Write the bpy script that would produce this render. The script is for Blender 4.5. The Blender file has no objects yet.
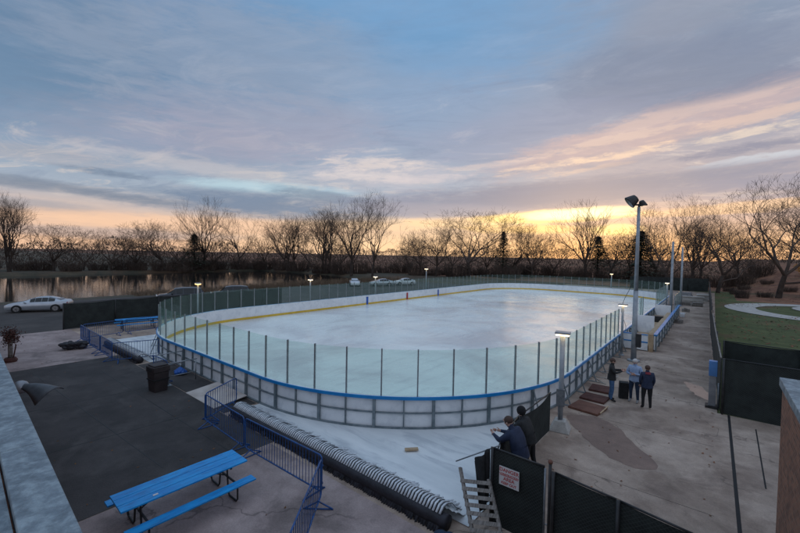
import bpy, bmesh, math, random
from mathutils import Vector, Matrix, noise
random.seed(11)
R = math.radians
PI = math.pi
S = bpy.context.scene
C = S.collection

# ------------------------------------------------------------------ camera
cd = bpy.data.cameras.new('camera'); cam = bpy.data.objects.new('camera', cd); C.objects.link(cam)
S.camera = cam
F_, PITCH, ROLL, YAW, H = 385.85, -0.0288, 0.0186, 0.6827, 6.181
cd.sensor_width = 36; cd.lens = 36 * F_ / 800; cd.clip_start = 0.05; cd.clip_end = 6000
fw = Vector((-math.sin(YAW) * math.cos(PITCH), math.cos(YAW) * math.cos(PITCH), math.sin(PITCH)))
rt = Vector((math.cos(YAW), math.sin(YAW), 0)); u0 = rt.cross(fw)
r2 = rt * math.cos(ROLL) + u0 * math.sin(ROLL); u2 = -rt * math.sin(ROLL) + u0 * math.cos(ROLL)
cam.matrix_world = Matrix(((r2.x, u2.x, -fw.x, 0), (r2.y, u2.y, -fw.y, 0), (r2.z, u2.z, -fw.z, H), (0, 0, 0, 1)))

# ------------------------------------------------------------------ node helper
class NT:
    def __init__(s, nt): s.nt = nt
    def n(s, t, **kw):
        x = s.nt.nodes.new(t)
        for k, v in kw.items(): setattr(x, k, v)
        return x
    def put(s, sock, v):
        if isinstance(v, (int, float)): sock.default_value = v
        elif isinstance(v, (tuple, list)): sock.default_value = (*v, 1) if len(v) == 3 and len(sock.default_value) == 4 else v
        else: s.nt.links.new(v, sock)
    def m(s, op, a, b=0.0, c=0.0, clamp=False):
        x = s.n('ShaderNodeMath', operation=op, use_clamp=clamp)
        s.put(x.inputs[0], a); s.put(x.inputs[1], b); s.put(x.inputs[2], c); return x.outputs[0]
    def smooth(s, v, a, b, lo=0.0, hi=1.0):
        x = s.n('ShaderNodeMapRange', interpolation_type='SMOOTHSTEP')
        for i, q in enumerate((v, a, b, lo, hi)): s.put(x.inputs[i], q)
        return x.outputs[0]
    def lin(s, v, a, b, lo=0.0, hi=1.0):
        x = s.n('ShaderNodeMapRange')
        for i, q in enumerate((v, a, b, lo, hi)): s.put(x.inputs[i], q)
        return x.outputs[0]
    def mix(s, f, a, b, bt='MIX'):
        x = s.n('ShaderNodeMix', data_type='RGBA', blend_type=bt)
        s.put(x.inputs[0], f); s.put(x.inputs[6], a); s.put(x.inputs[7], b); return x.outputs[2]
    def comb(s, x_, y_, z_=0.0):
        x = s.n('ShaderNodeCombineXYZ'); s.put(x.inputs[0], x_); s.put(x.inputs[1], y_); s.put(x.inputs[2], z_); return x.outputs[0]
    def noise(s, vec, scale=1.0, det=5, rough=.55, dist=0.0):
        x = s.n('ShaderNodeTexNoise'); s.put(x.inputs['Vector'], vec); x.inputs['Scale'].default_value = scale
        x.inputs['Detail'].default_value = det; x.inputs['Roughness'].default_value = rough; x.inputs['Distortion'].default_value = dist
        return x.outputs[0]
    def ramp(s, f, stops):
        x = s.n('ShaderNodeValToRGB'); cr = x.color_ramp
        while len(cr.elements) < len(stops): cr.elements.new(0.5)
        for e, (p, c) in zip(cr.elements, stops): e.position = p; e.color = (*c, 1)
        s.put(x.inputs[0], f); return x.outputs[0]

def srgb(r, g, b):
    return tuple(((c / 255) / 12.92 if c / 255 <= .04045 else ((c / 255 + .055) / 1.055) ** 2.4) for c in (r, g, b))

# ------------------------------------------------------------------ sky (dusk, broken cloud, glow over the right-hand trees)
SUN_AZ, SUN_EL = -13.0, 4.0
W = bpy.data.worlds.new('World'); S.world = W; W.use_nodes = True
wt = W.node_tree; wt.nodes.clear(); N = NT(wt)
tc = N.n('ShaderNodeTexCoord')
sep = N.n('ShaderNodeSeparateXYZ'); wt.links.new(tc.outputs['Generated'], sep.inputs[0])
dx, dy, dz = sep.outputs
az = N.m('MULTIPLY', N.m('ARCTAN2', dx, dy), 180 / PI)
el = N.m('MULTIPLY', N.m('ARCSINE', dz), 180 / PI)
# slow cloud sheet, laid out on a plane overhead so it flattens towards the horizon
den = N.m('ADD', N.m('MAXIMUM', dz, 0.0), 0.10)
px_, py_ = N.m('DIVIDE', dx, den), N.m('DIVIDE', dy, den)
# rotate so streaks run across the view towards the glow
ca, sa = math.cos(R(24)), math.sin(R(24))
qx = N.m('ADD', N.m('MULTIPLY', px_, ca), N.m('MULTIPLY', py_, sa))
qy = N.m('SUBTRACT', N.m('MULTIPLY', py_, ca), N.m('MULTIPLY', px_, sa))
cvec = N.comb(N.m('MULTIPLY', qx, 0.35), qy, 0.0)
n1 = N.noise(cvec, 0.75, 7, .60, 0.5)
n2 = N.noise(cvec, 2.6, 6, .62, 0.3)
avec = N.comb(N.m('MULTIPLY', az, 0.035), N.m('MULTIPLY', el, 0.16), 3.0)
n3 = N.noise(avec, 1.5, 7, .62, 0.5)
avec2 = N.comb(N.m('MULTIPLY', az, 0.10), N.m('MULTIPLY', el, 0.55), 7.0)
n4 = N.noise(avec2, 1.6, 5, .65, 0.3)
def stops(L, lo=-5, hi=60): return [((e - lo) / (hi - lo), srgb(*c)) for e, c in L]
fel = N.lin(el, -5, 60)  # top stops of the ramps below are brightened overhead to light the ground
left = N.ramp(fel, stops([(-5, (150, 128, 118)), (1, (212, 172, 142)), (4, (190, 164, 150)), (7.5, (140, 150, 164)), (13, (104, 127, 152)), (22, (84, 113, 143)), (40, (104, 132, 164)), (60, (158, 178, 202))]))
mid = N.ramp(fel, stops([(-5, (160, 130, 110)), (1, (228, 190, 150)), (4, (205, 175, 150)), (9, (146, 154, 168)), (17, (124, 139, 162)), (26, (96, 131, 165)), (36, (100, 140, 178)), (60, (158, 180, 206))]))
right = N.ramp(fel, stops([(-5, (170, 130, 100)), (2, (214, 170, 132)), (5, (180, 154, 146)), (9, (156, 146, 152)), (16, (136, 138, 152)), (26, (108, 124, 146)), (40, (116, 134, 160)), (60, (160, 176, 200))]))
col = N.mix(N.smooth(az, -78, -38), left, mid)
col = N.mix(N.smooth(az, -36, -4), col, right)
# behind the camera the sky is plainer, and brightened to lift the ground light
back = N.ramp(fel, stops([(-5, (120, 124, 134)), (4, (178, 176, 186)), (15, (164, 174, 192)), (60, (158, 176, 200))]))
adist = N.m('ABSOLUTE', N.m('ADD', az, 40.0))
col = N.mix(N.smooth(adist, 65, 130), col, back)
# thin cloud texture
cl = N.smooth(n1, .42, .66)
up_ = N.smooth(el, 7, 16)
col = N.mix(N.m('MULTIPLY', cl, N.m('MULTIPLY', up_, .40)), col, srgb(146, 148, 162))
dk = N.smooth(n2, .50, .72)
col = N.mix(N.m('MULTIPLY', dk, .12), col, srgb(88, 104, 130))
# named cloud bodies: az, el, half width, half height, slope (deg el per deg az), colour, strength, raggedness, which noise
BL = [
 (-70, 13.5, 16, 4.0, .00, (138, 138, 154), .55, 1.5),
 (-60, 17.0, 18, 4.5, .06, (140, 138, 154), .55, 1.6),
 (-83, 22, 12, 9, 0, (92, 114, 138), .5, 1.2),
 (-62, 24, 22, 6, .05, (126, 136, 154), .55, 1.8),
 (-38, 24, 12, 4, .1, (122, 140, 164), .40, 2.0),
 (-28, 29, 16, 6, 0, (92, 134, 172), .45, 1.4),
 (-4, 21.5, 13, 4.6, -.05, (100, 110, 132), .60, 1.4),
 (-2, 28, 8, 3.4, .1, (128, 132, 146), .5, 1.4),
 (-22, 16.5, 16, 4.0, .10, (126, 132, 154), .5, 1.4),
 (-10, 14.5, 17, 2.6, .16, (170, 148, 148), .70, 1.6),
 (-42, 11.6, 13, 2.2, .02, (170, 164, 170), .55, 1.8),
 (-66, 10.8, 16, 1.3, -.04, (172, 168, 170), .50, 2.0),
 (-82, 10.0, 9, 1.0, .0, (160, 152, 154), .45, 1.8),
 (-62, 9.0, 9, .9, .0, (158, 182, 192), .75, 1.6),
 (-52, 8.7, 7, 1.1, -.04, (150, 178, 192), .55, 1.6),
 (-60, 6.6, 17, 1.9, -.02, (98, 113, 136), .95, 1.5),
 (-50, 8.0, 8, 1.1, -.12, (100, 112, 132), .75, 1.8),
 (-76, 9.0, 5, .5, -.02, (92, 106, 128), .85, 2.4),
 (-82, 6.9, 9, .7, -.05, (100, 110, 128), .80, 1.4),
 (-73, 6.2, 7, .6, -.03, (104, 113, 130), .75, 1.4),
 (-84, 4.6, 7, .7, 0, (140, 138, 146), .7, 1.4),
 (-64, 3.6, 24, 1.1, 0, (216, 176, 146), .75, 1.6),
 (-75, 2.0, 12, .7, 0, (150, 142, 146), .5, 1.4),
 # pinkish and orange streaks under the high sheet on the right
 (-6, 15.5, 17, 2.2, .12, (168, 150, 152), .60, 2.4),
 (-12, 14.8, 11, .55, .12, (200, 176, 162), .50, 4.2),
 (-3, 17.2, 9, .70, .10, (184, 164, 158), .50, 4.2),
 (2, 15.3, 8, .60, .10, (198, 172, 156), .50, 4.2),
 (-18, 12.5, 8, .65, .12, (210, 186, 166), .60, 4.0),
 (-9, 13.3, 8, .60, .10, (216, 188, 162), .65, 4.0),
 (-14, 11.6, 9, .40, .10, (212, 182, 158), .55, 3.0),
 (-1, 13.7, 7, .50, .06, (216, 196, 174), .55, 4.0),
 (1, 11.0, 8, .55, .05, (180, 186, 194), .70, 3.2),
 (-7, 10.4, 6, .35, .06, (206, 184, 164), .55, 2.6),
 (-26, 13.0, 7, .50, .10, (188, 172, 168), .55, 2.6),
 (-43, 13.0, 7, 1.0, .02, (206, 190, 180), .50, 3.6),
 (-45, 11.4, 7, .8, .0, (198, 186, 182), .60, 2.6),
 (-36, 11.2, 8, .6, .04, (186, 176, 178), .50, 2.6),
 (0, 12.2, 9, .60, .05, (108, 112, 134), .75, 3.0),
 (-9, 12.1, 6, .40, .10, (122, 122, 142), .5, 2.2),
 (4, 18.8, 9, .8, .08, (112, 116, 136), .55, 2.0),
 # the heavy band over the horizon glow
 (-22, 8.4, 28, 2.0, .045, (118, 122, 142), .90, 1.2),
 (-12, 9.2, 22, 1.9, .03, (114, 118, 138), .90, 1.1),
 (6, 8.4, 14, 1.6, .0, (124, 124, 142), .85, 1.8),
 (-34, 6.6, 12, 1.1, -.02, (142, 138, 150), .7, 1.4),
 (-30, 4.8, 15, .9, .04, (232, 194, 148), .75, 1.8),
 (0, 6.0, 10, .6, .03, (232, 188, 142), .60, 3.2),
 (-18, 5.7, 10, .9, .05, (252, 216, 138), .95, 1.6),
 (-15, 6.0, 7.0, .75, .04, (255, 248, 200), 1.0, 1.4),
 (-22, 4.0, 9, .7, .0, (244, 200, 132), .8, 1.4),
 (-10, 3.8, 3.2, .8, .0, (255, 226, 150), .9, 1.0),
 (-46, 4.2, 10, .8, 0, (214, 182, 152), .6, 1.6),
]
n5 = N.noise(N.comb(N.m('MULTIPLY', az, 0.30), N.m('MULTIPLY', N.m('SUBTRACT', el, N.m('MULTIPLY', az, .05)), 1.25), 11.0), 1.3, 6, .68, 0.6)
ns = N.m('SUBTRACT', N.m('ADD', N.m('ADD', N.m('MULTIPLY', n3, .42), N.m('MULTIPLY', n4, .30)), N.m('MULTIPLY', n5, .28)), .5)
# broken cloudlets: pale crests and grey bellies, denser towards the glow
pc = N.noise(N.comb(N.m('MULTIPLY', qx, 0.55), qy, 4.0), 3.4, 8, .66, 0.8)
win = N.m('MULTIPLY', N.smooth(el, 4, 8), N.smooth(el, 46, 20))
rgt = N.m('MULTIPLY', N.smooth(az, -80, -5, .80, 1.05), N.smooth(el, 32, 17, .30, 1.0))
col = N.mix(N.m('MULTIPLY', N.m('MULTIPLY', N.smooth(pc, .50, .68), win), N.m('MULTIPLY', rgt, .52)), col, N.mix(N.smooth(el, 22, 9), srgb(166, 170, 182), srgb(208, 190, 176)))
col = N.mix(N.m('MULTIPLY', N.m('MULTIPLY', N.smooth(pc, .48, .34), win), .28), col, srgb(98, 112, 138))
for (a0, e0, wa, we, sl, c_, st, rg) in BL:
    da = N.m('SUBTRACT', az, a0)
    de = N.m('SUBTRACT', N.m('SUBTRACT', el, e0), N.m('MULTIPLY', da, sl))
    q = N.m('ADD', N.m('POWER', N.m('ABSOLUTE', N.m('DIVIDE', da, wa)), 2.0), N.m('POWER', N.m('ABSOLUTE', N.m('DIVIDE', de, we)), 2.0))
    v = N.m('ADD', N.m('SUBTRACT', 1.0, q), N.m('MULTIPLY', ns, rg * 3.2))
    k = N.smooth(v, -.55, 1.0, 0.0, st)
    col = N.mix(k, col, srgb(*c_))
# fine fibrous break-up
fib = N.lin(n4, .25, .75, .96, 1.04)
col = N.mix(1.0, col, N.comb(fib, fib, fib), 'MULTIPLY')
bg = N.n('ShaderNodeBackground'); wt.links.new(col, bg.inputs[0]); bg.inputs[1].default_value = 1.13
sky = N.n('ShaderNodeTexSky', sky_type='NISHITA'); sky.sun_disc = False
sky.sun_elevation = R(SUN_EL); sky.sun_rotation = R(SUN_AZ); sky.air_density = 1.0; sky.dust_density = 1.0
bg2 = N.n('ShaderNodeBackground'); wt.links.new(sky.outputs[0], bg2.inputs[0]); bg2.inputs[1].default_value = 0.010
add = N.n('ShaderNodeAddShader'); wo = N.n('ShaderNodeOutputWorld')
wt.links.new(bg.outputs[0], add.inputs[0]); wt.links.new(bg2.outputs[0], add.inputs[1]); wt.links.new(add.outputs[0], wo.inputs[0])
sl_ = bpy.data.lights.new('sun', 'SUN'); sl_.energy = 0.14; sl_.angle = R(24); sl_.color = (1, .66, .38)
so = bpy.data.objects.new('sun', sl_); C.objects.link(so)
sd = Vector((math.sin(R(SUN_AZ)) * math.cos(R(SUN_EL)), math.cos(R(SUN_AZ)) * math.cos(R(SUN_EL)), math.sin(R(SUN_EL))))
so.rotation_euler = sd.to_track_quat('Z', 'Y').to_euler(); so.location = (0, 0, 60)
vs = S.view_settings; vs.view_transform = 'Standard'; vs.look = 'None'; vs.exposure = 0.30; vs.gamma = 1; vs.use_curve_mapping = False

# ------------------------------------------------------------------ materials
def mat(name, c1, c2=None, rough=.8, scale=1.0, metal=0.0, bump=0.0, bscale=None, spots=None, sscale=.3, stretch=None, world=False, spec=None, coat=0, emit=None, estr=0, rvar=0, slo=.48, shi=.66, crack=0):
    m = bpy.data.materials.new(name); m.use_nodes = True
    t = NT(m.node_tree); p = m.node_tree.nodes['Principled BSDF']
    if world: vec = t.n('ShaderNodeNewGeometry').outputs['Position']
    else: vec = t.n('ShaderNodeTexCoord').outputs['Object']
    if stretch:
        mp = t.n('ShaderNodeMapping'); t.put(mp.inputs[0], vec); mp.inputs['Scale'].default_value = stretch; vec = mp.outputs[0]
    if c2 is None: c2 = tuple(min(1, v * 1.18) for v in c1); c1 = tuple(v * .86 for v in c1)
    nn = t.noise(vec, scale, 6, .6)
    colr = t.mix(t.smooth(nn, .32, .68), c1, c2)
    if spots:
        colr = t.mix(t.m('MULTIPLY', t.smooth(t.noise(vec, sscale, 6, .62, .4), slo, shi), .8), colr, spots)
    if world and bump:
        gr = t.lin(t.noise(vec, 26, 4, .7), .25, .75, .80, 1.20); colr = t.mix(1.0, colr, t.comb(gr, gr, gr), 'MULTIPLY')
        g2 = t.lin(t.noise(vec, 2.3, 6, .72, .5), .28, .72, .80, 1.18); colr = t.mix(1.0, colr, t.comb(g2, g2, g2), 'MULTIPLY')
    if crack:
        vo = t.n('ShaderNodeTexVoronoi', feature='DISTANCE_TO_EDGE'); wv = t.n('ShaderNodeVectorMath', operation='ADD'); t.put(wv.inputs[0], vec)
        w3 = t.n('ShaderNodeTexNoise'); t.put(w3.inputs['Vector'], vec); w3.inputs['Scale'].default_value = .9; w3.inputs['Detail'].default_value = 6; sc3 = t.n('ShaderNodeVectorMath', operation='SCALE'); t.put(sc3.inputs[0], w3.outputs[1]); sc3.inputs[3].default_value = 2.2
        t.put(wv.inputs[1], sc3.outputs[0]); t.put(vo.inputs['Vector'], wv.outputs[0]); vo.inputs['Scale'].default_value = crack
        ck = t.m('MULTIPLY', t.smooth(vo.outputs[0], .012, .003), t.smooth(t.noise(vec, .35, 3), .47, .56)); colr = t.mix(t.m('MULTIPLY', ck, .5), colr, tuple(v * .25 for v in c1))
    t.put(p.inputs['Base Color'], colr)
    p.inputs['Metallic'].default_value = metal
    if rvar: t.put(p.inputs['Roughness'], t.lin(t.noise(vec, sscale * 1.7, 5, .6), .3, .7, max(.03, rough - rvar), min(1, rough + rvar)))
    else: p.inputs['Roughness'].default_value = rough
    if spec is not None: p.inputs['Specular IOR Level'].default_value = spec
    p.inputs['Coat Weight'].default_value = coat
    if bump:
        b = t.n('ShaderNodeBump'); b.inputs['Strength'].default_value = bump; b.inputs['Distance'].default_value = .02
        t.put(b.inputs['Height'], t.noise(vec, bscale or scale * 6, 5, .65)); t.put(p.inputs['Normal'], b.outputs[0])
    if emit: p.inputs['Emission Color'].default_value = (*emit, 1); p.inputs['Emission Strength'].default_value = estr
    return m
M = {}
M['soil'] = mat('soil', (.035, .033, .018), (.075, .06, .035), .95, .25, world=True, bump=.6, bscale=3, spots=(.11, .06, .03), sscale=.09)
M['litter'] = mat('leaf litter', (.13, .050, .028), (.27, .125, .065), .95, .5, world=True, bump=.9, bscale=4, spots=(.06, .05, .02), sscale=.12)
M['lawn'] = mat('lawn', (.045, .062, .014), (.082, .098, .028), .95, .5, world=True, bump=.8, bscale=14, spots=(.13, .062, .034), sscale=.11, slo=.54, shi=.66)
M['lot'] = mat('parking asphalt', (.030, .026, .024), (.062, .053, .048), .9, .35, world=True, bump=.4, bscale=12)
M['conc'] = mat('yard concrete', (.27, .20, .155), (.43, .335, .27), .80, .45, world=True, bump=.4, bscale=9, spots=(.19, .135, .105), sscale=.55, rvar=.18, crack=.28)
M['pinkconc'] = mat('pale pad', (.27, .205, .19), (.38, .30, .28), .85, .5, world=True, bump=.3, bscale=10, spots=(.16, .125, .115), sscale=.6, crack=.25)
M['asph'] = mat('dark asphalt', (.030, .026, .025), (.055, .047, .045), .85, .6, world=True, bump=.5, bscale=30, spots=(.080, .070, .066), sscale=.45)
M['seam'] = mat('sealed seam', (.012, .012, .012), rough=.6)
M['stain'] = mat('damp stain', (.17, .11, .085), (.22, .145, .112), .62, .9, world=True, bump=.25, bscale=9)
M['wet'] = mat('wet concrete', (.13, .11, .10), (.17, .145, .13), .15, .6, world=True, rvar=.06)
M['path'] = mat('path concrete', (.36, .34, .31), (.46, .44, .41), .85, 1.2, world=True, bump=.2)
M['board'] = mat('white dasher board', (.72, .74, .76), (.82, .84, .85), .35, 1.2, spots=(.62, .65, .68), sscale=2.2)
M['bluerail'] = mat('blue plastic rail', (.006, .19, .50), (.010, .24, .58), .35, 2)
M['kick'] = mat('yellow kick strip', (.62, .40, .035), (.72, .48, .05), .4, 1.5)
M['alu'] = mat('aluminium', (.24, .26, .28), (.34, .36, .38), .42, 3, metal=.65)
M['galv'] = mat('galvanised steel', (.16, .18, .20), (.27, .29, .31), .5, 5, metal=.6)
M['frame'] = mat('grey frame steel', (.14, .18, .20), (.25, .29, .31), .55, 3, metal=.4)
M['bluesteel'] = mat('blue painted steel', (.007, .055, .20), (.012, .090, .30), .45, 4, spots=(.05, .05, .06), sscale=7)
M['tarp'] = mat('white insulating sheet', (.62, .65, .66), (.76, .78, .78), .5, .5, bump=.25, bscale=2.2, stretch=(.5, 2, 1), spots=(.46, .49, .52), sscale=.8)
M['tube'] = mat('white rink tube', (.52, .56, .60), (.76, .79, .82), .4, 8)
M['blacktube'] = mat('black rink tube', (.015, .016, .02), (.03, .03, .035), .4, 8)
M['header'] = mat('black wrapped pipe', (.010, .010, .014), (.024, .022, .030), .62, 3, bump=.8, bscale=9)
M['picnic'] = mat('blue picnic plastic', (.002, .23, .60), (.003, .33, .74), .42, 3, spots=(.01, .17, .44), sscale=5, bump=.2, stretch=(3, .6, 1))
M['blacksteel'] = mat('black steel', (.012, .013, .014), (.03, .03, .032), .5, 4)
M['mesh'] = mat('black windscreen mesh', (.008, .011, .011), (.018, .023, .022), .9, 3, bump=.6, bscale=4)
M['binm'] = mat('dark brown plastic', (.018, .012, .013), (.035, .024, .024), .6, 3)
M['wood'] = mat('plywood', (.36, .25, .15), (.50, .37, .24), .8, 2, stretch=(1, 6, 1))
M['oldwood'] = mat('weathered timber', (.15, .135, .12), (.30, .28, .26), .9, 4, stretch=(8, 1, 1), bump=.5)
M['redmat'] = mat('red brown rubber', (.11, .045, .03), (.17, .075, .05), .8, 3)
M['palew'] = mat('pale plywood sheet', (.42, .36, .32), (.56, .50, .46), .75, 1.5)
M['coping'] = mat('weathered metal coping', (.15, .19, .22), (.28, .34, .37), .6, 7, metal=.1, bump=.5, bscale=30, world=True, spots=(.12, .155, .18), sscale=3.2)
M['dark'] = mat('dark joint', (.008, .008, .009), rough=.8)
M['chrome'] = mat('grey alloy', (.30, .30, .31), rough=.35, metal=.8)
M['rubber'] = mat('tyre rubber', (.012, .012, .012), rough=.85)
M['silver'] = mat('silver car paint', (.36, .39, .43), (.42, .45, .49), .28, 2, metal=.45, coat=.6)
M['darkcar'] = mat('dark car paint', (.010, .012, .018), (.016, .018, .026), .22, 2, metal=.3, coat=.8)
M['whitecar'] = mat('white car paint', (.50, .52, .55), rough=.3, coat=.5)
M['carglass'] = mat('car glass', (.015, .02, .022), rough=.06)
M['lensred'] = mat('red lens', (.30, .01, .01), rough=.2)
M['lensclear'] = mat('clear lens', (.6, .6, .6), rough=.15)
M['bark'] = mat('bark', (.030, .022, .018), (.070, .052, .042), .95, 1.5, bump=.6)
M['twig'] = mat('bare twigs', (.052, .035, .027), (.095, .066, .050), .9, .4)
M['conifer'] = mat('conifer needles', (.020, .030, .018), (.042, .056, .030), .9, 1)
M['shrub'] = mat('orange leaves', (.40, .17, .02), (.60, .30, .04), .8, 2)
M['reed'] = mat('dry brush', (.10, .07, .045), (.19, .135, .09), .95, .4)
M['skin'] = mat('skin', (.42, .24, .18), (.50, .30, .23), .5, 5)
M['hairg'] = mat('grey white hair', (.50, .48, .46), rough=.8)
M['hairb'] = mat('brown hair', (.07, .04, .03), rough=.8)
M['hairk'] = mat('black knit', (.010, .010, .012), rough=.95)
M['blackj'] = mat('black jacket', (.010, .011, .012), (.022, .023, .025), .8, 8, bump=.5)
M['lightblue'] = mat('light blue shirt', (.24, .33, .50), (.34, .44, .62), .85, 8, bump=.4)
M['navy'] = mat('navy jacket', (.010, .018, .045), (.018, .030, .07), .8, 8, bump=.4)
M['maroon'] = mat('maroon collar cloth', (.16, .02, .03), rough=.85)
M['jeans'] = mat('blue jeans', (.035, .085, .18), (.06, .13, .25), .9, 10)
M['darkjeans'] = mat('dark jeans', (.012, .025, .055), (.02, .04, .08), .9, 10)
M['blackt'] = mat('black trousers', (.010, .010, .012), rough=.9)
M['shoe'] = mat('dark shoe', (.010, .009, .009), rough=.7)
M['paleshoe'] = mat('pale shoe', (.25, .25, .25), rough=.7)
M['eye'] = mat('eye', (.02, .015, .012), rough=.2)
M['glow'] = mat('lit lamp lens', (.9, .8, .6), rough=.4, emit=(1.0, .74, .42), estr=3.2)
M['glowfar'] = mat('lit yellow lamp lens', (.9, .7, .4), rough=.4, emit=(1.0, .62, .18), estr=3.5)
M['signw'] = mat('sign white', (.62, .60, .60), rough=.5)
M['signr'] = mat('sign red', (.45, .03, .03), rough=.5)
M['bluecov'] = mat('blue tarpaulin', (.01, .09, .36), rough=.5, bump=.5)
M['redpaint'] = mat('red paint', (.45, .03, .03), rough=.4)
M['bluepaint'] = mat('blue paint', (.02, .10, .42), rough=.4)
M['bluesign'] = mat('pale blue panel', (.08, .22, .50), rough=.4)
M['rust'] = mat('rusty reddish brown', (.06, .022, .018), (.11, .045, .035), .9, 5)
M['mortarlight'] = mat('roof membrane', (.05, .05, .052), (.08, .08, .083), .9, 1)
M['lightmetal'] = mat('pale fitting metal', (.20, .21, .23), (.30, .31, .33), .38, 3, metal=.3)
M['hoodm'] = mat('dark grey lamp hood', (.045, .05, .058), (.085, .092, .10), .5, 3)
M['pole'] = mat('grey painted pole', (.24, .27, .30), (.34, .37, .40), .5, 3, metal=.3)

def screen_mat():
    m = bpy.data.materials.new('black windscreen mesh'); m.use_nodes = True; t = NT(m.node_tree); p = m.node_tree.nodes['Principled BSDF']
    vec = t.n('ShaderNodeTexCoord').outputs['Object']; sp = t.n('ShaderNodeSeparateXYZ'); t.put(sp.inputs[0], vec)
    h = t.m('ADD', sp.outputs[0], sp.outputs[1]); k = 2 * PI / .075
    a = t.m('SINE', t.m('MULTIPLY', t.m('ADD', h, sp.outputs[2]), k)); b = t.m('SINE', t.m('MULTIPLY', t.m('SUBTRACT', h, sp.outputs[2]), k))
    w = t.m('MAXIMUM', t.smooth(a, .80, 1.0), t.smooth(b, .80, 1.0))
    c = t.mix(t.smooth(t.noise(vec, 1.6, 5, .65), .35, .68), (.007, .010, .010), (.020, .027, .025)); c = t.mix(t.m('MULTIPLY', w, .55), c, (.055, .065, .062))
    t.put(p.inputs['Base Color'], c); p.inputs['Roughness'].default_value = .88
    bu = t.n('ShaderNodeBump'); bu.inputs['Strength'].default_value = .7; bu.inputs['Distance'].default_value = .03; t.put(bu.inputs['Height'], t.noise(vec, 3.5, 5, .65)); t.put(p.inputs['Normal'], bu.outputs[0]); return m
M['mesh'] = screen_mat()
def brick_mat():
    m = bpy.data.materials.new('brick'); m.use_nodes = True; t = NT(m.node_tree); p = m.node_tree.nodes['Principled BSDF']
    pos = t.n('ShaderNodeNewGeometry').outputs['Position']
    sp = t.n('ShaderNodeSeparateXYZ'); t.put(sp.inputs[0], pos)
    v = t.comb(t.m('ADD', sp.outputs[0], sp.outputs[1]), sp.outputs[2], 0)
    b = t.n('ShaderNodeTexBrick'); t.put(b.inputs['Vector'], v)
    b.inputs['Color1'].default_value = (.30, .13, .075, 1); b.inputs['Color2'].default_value = (.09, .04, .03, 1); b.inputs['Mortar'].default_value = (.28, .21, .16, 1)
    b.inputs['Scale'].default_value = 1; b.inputs['Brick Width'].default_value = .215; b.inputs['Row Height'].default_value = .072; b.inputs['Mortar Size'].default_value = .007; b.inputs['Bias'].default_value = -.3
    c = t.mix(t.m('MULTIPLY', t.smooth(t.noise(pos, 2.5, 5), .4, .7), .5), b.outputs[0], (.12, .06, .045))
    t.put(p.inputs['Base Color'], c); p.inputs['Roughness'].default_value = .9
    bu = t.n('ShaderNodeBump'); bu.inputs['Strength'].default_value = .5; bu.inputs['Distance'].default_value = .01; bu.invert = True
    t.put(bu.inputs['Height'], b.outputs[1]); t.put(p.inputs['Normal'], bu.outputs[0]); return m
M['brick'] = brick_mat()

def ice_mat():
    m = bpy.data.materials.new('ice'); m.use_nodes = True; t = NT(m.node_tree); p = m.node_tree.nodes['Principled BSDF']
    pos = t.n('ShaderNodeNewGeometry').outputs['Position']
    a = t.smooth(t.noise(pos, .13, 6, .62, .6), .40, .66)
    c = t.mix(a, (.82, .88, .85), (.60, .61, .61))
    mp = t.n('ShaderNodeMapping'); t.put(mp.inputs[0], pos); mp.inputs['Scale'].default_value = (2.2, .25, 1)
    s = t.smooth(t.noise(mp.outputs[0], 1.0, 6, .7), .50, .72)
    c = t.mix(t.m('MULTIPLY', s, .35), c, (.38, .38, .42))
    g = t.smooth(t.noise(pos, 1.3, 6, .7), .62, .74)
    c = t.mix(t.m('MULTIPLY', g, .35), c, (.30, .32, .36))
    t.put(p.inputs['Base Color'], c)
    t.put(p.inputs['Roughness'], t.lin(t.noise(pos, .35, 5, .6), .3, .7, .17, .36))
    p.inputs['IOR'].default_value = 1.33
    b = t.n('ShaderNodeBump'); b.inputs['Strength'].default_value = .10; b.inputs['Distance'].default_value = .02
    t.put(b.inputs['Height'], t.noise(pos, 2.5, 5, .6)); t.put(p.inputs['Normal'], b.outputs[0]); return m
M['ice'] = ice_mat()

def water_mat():
    m = bpy.data.materials.new('lake water'); m.use_nodes = True; t = NT(m.node_tree); p = m.node_tree.nodes['Principled BSDF']
    p.inputs['Base Color'].default_value = (.010, .014, .014, 1); p.inputs['Roughness'].default_value = .05; p.inputs['IOR'].default_value = 1.33
    pos = t.n('ShaderNodeNewGeometry').outputs['Position']
    b = t.n('ShaderNodeBump'); b.inputs['Strength'].default_value = .25; b.inputs['Distance'].default_value = .05
    t.put(b.inputs['Height'], t.noise(pos, 1.2, 4, .6)); t.put(p.inputs['Normal'], b.outputs[0]); return m
M['water'] = water_mat()

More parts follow.
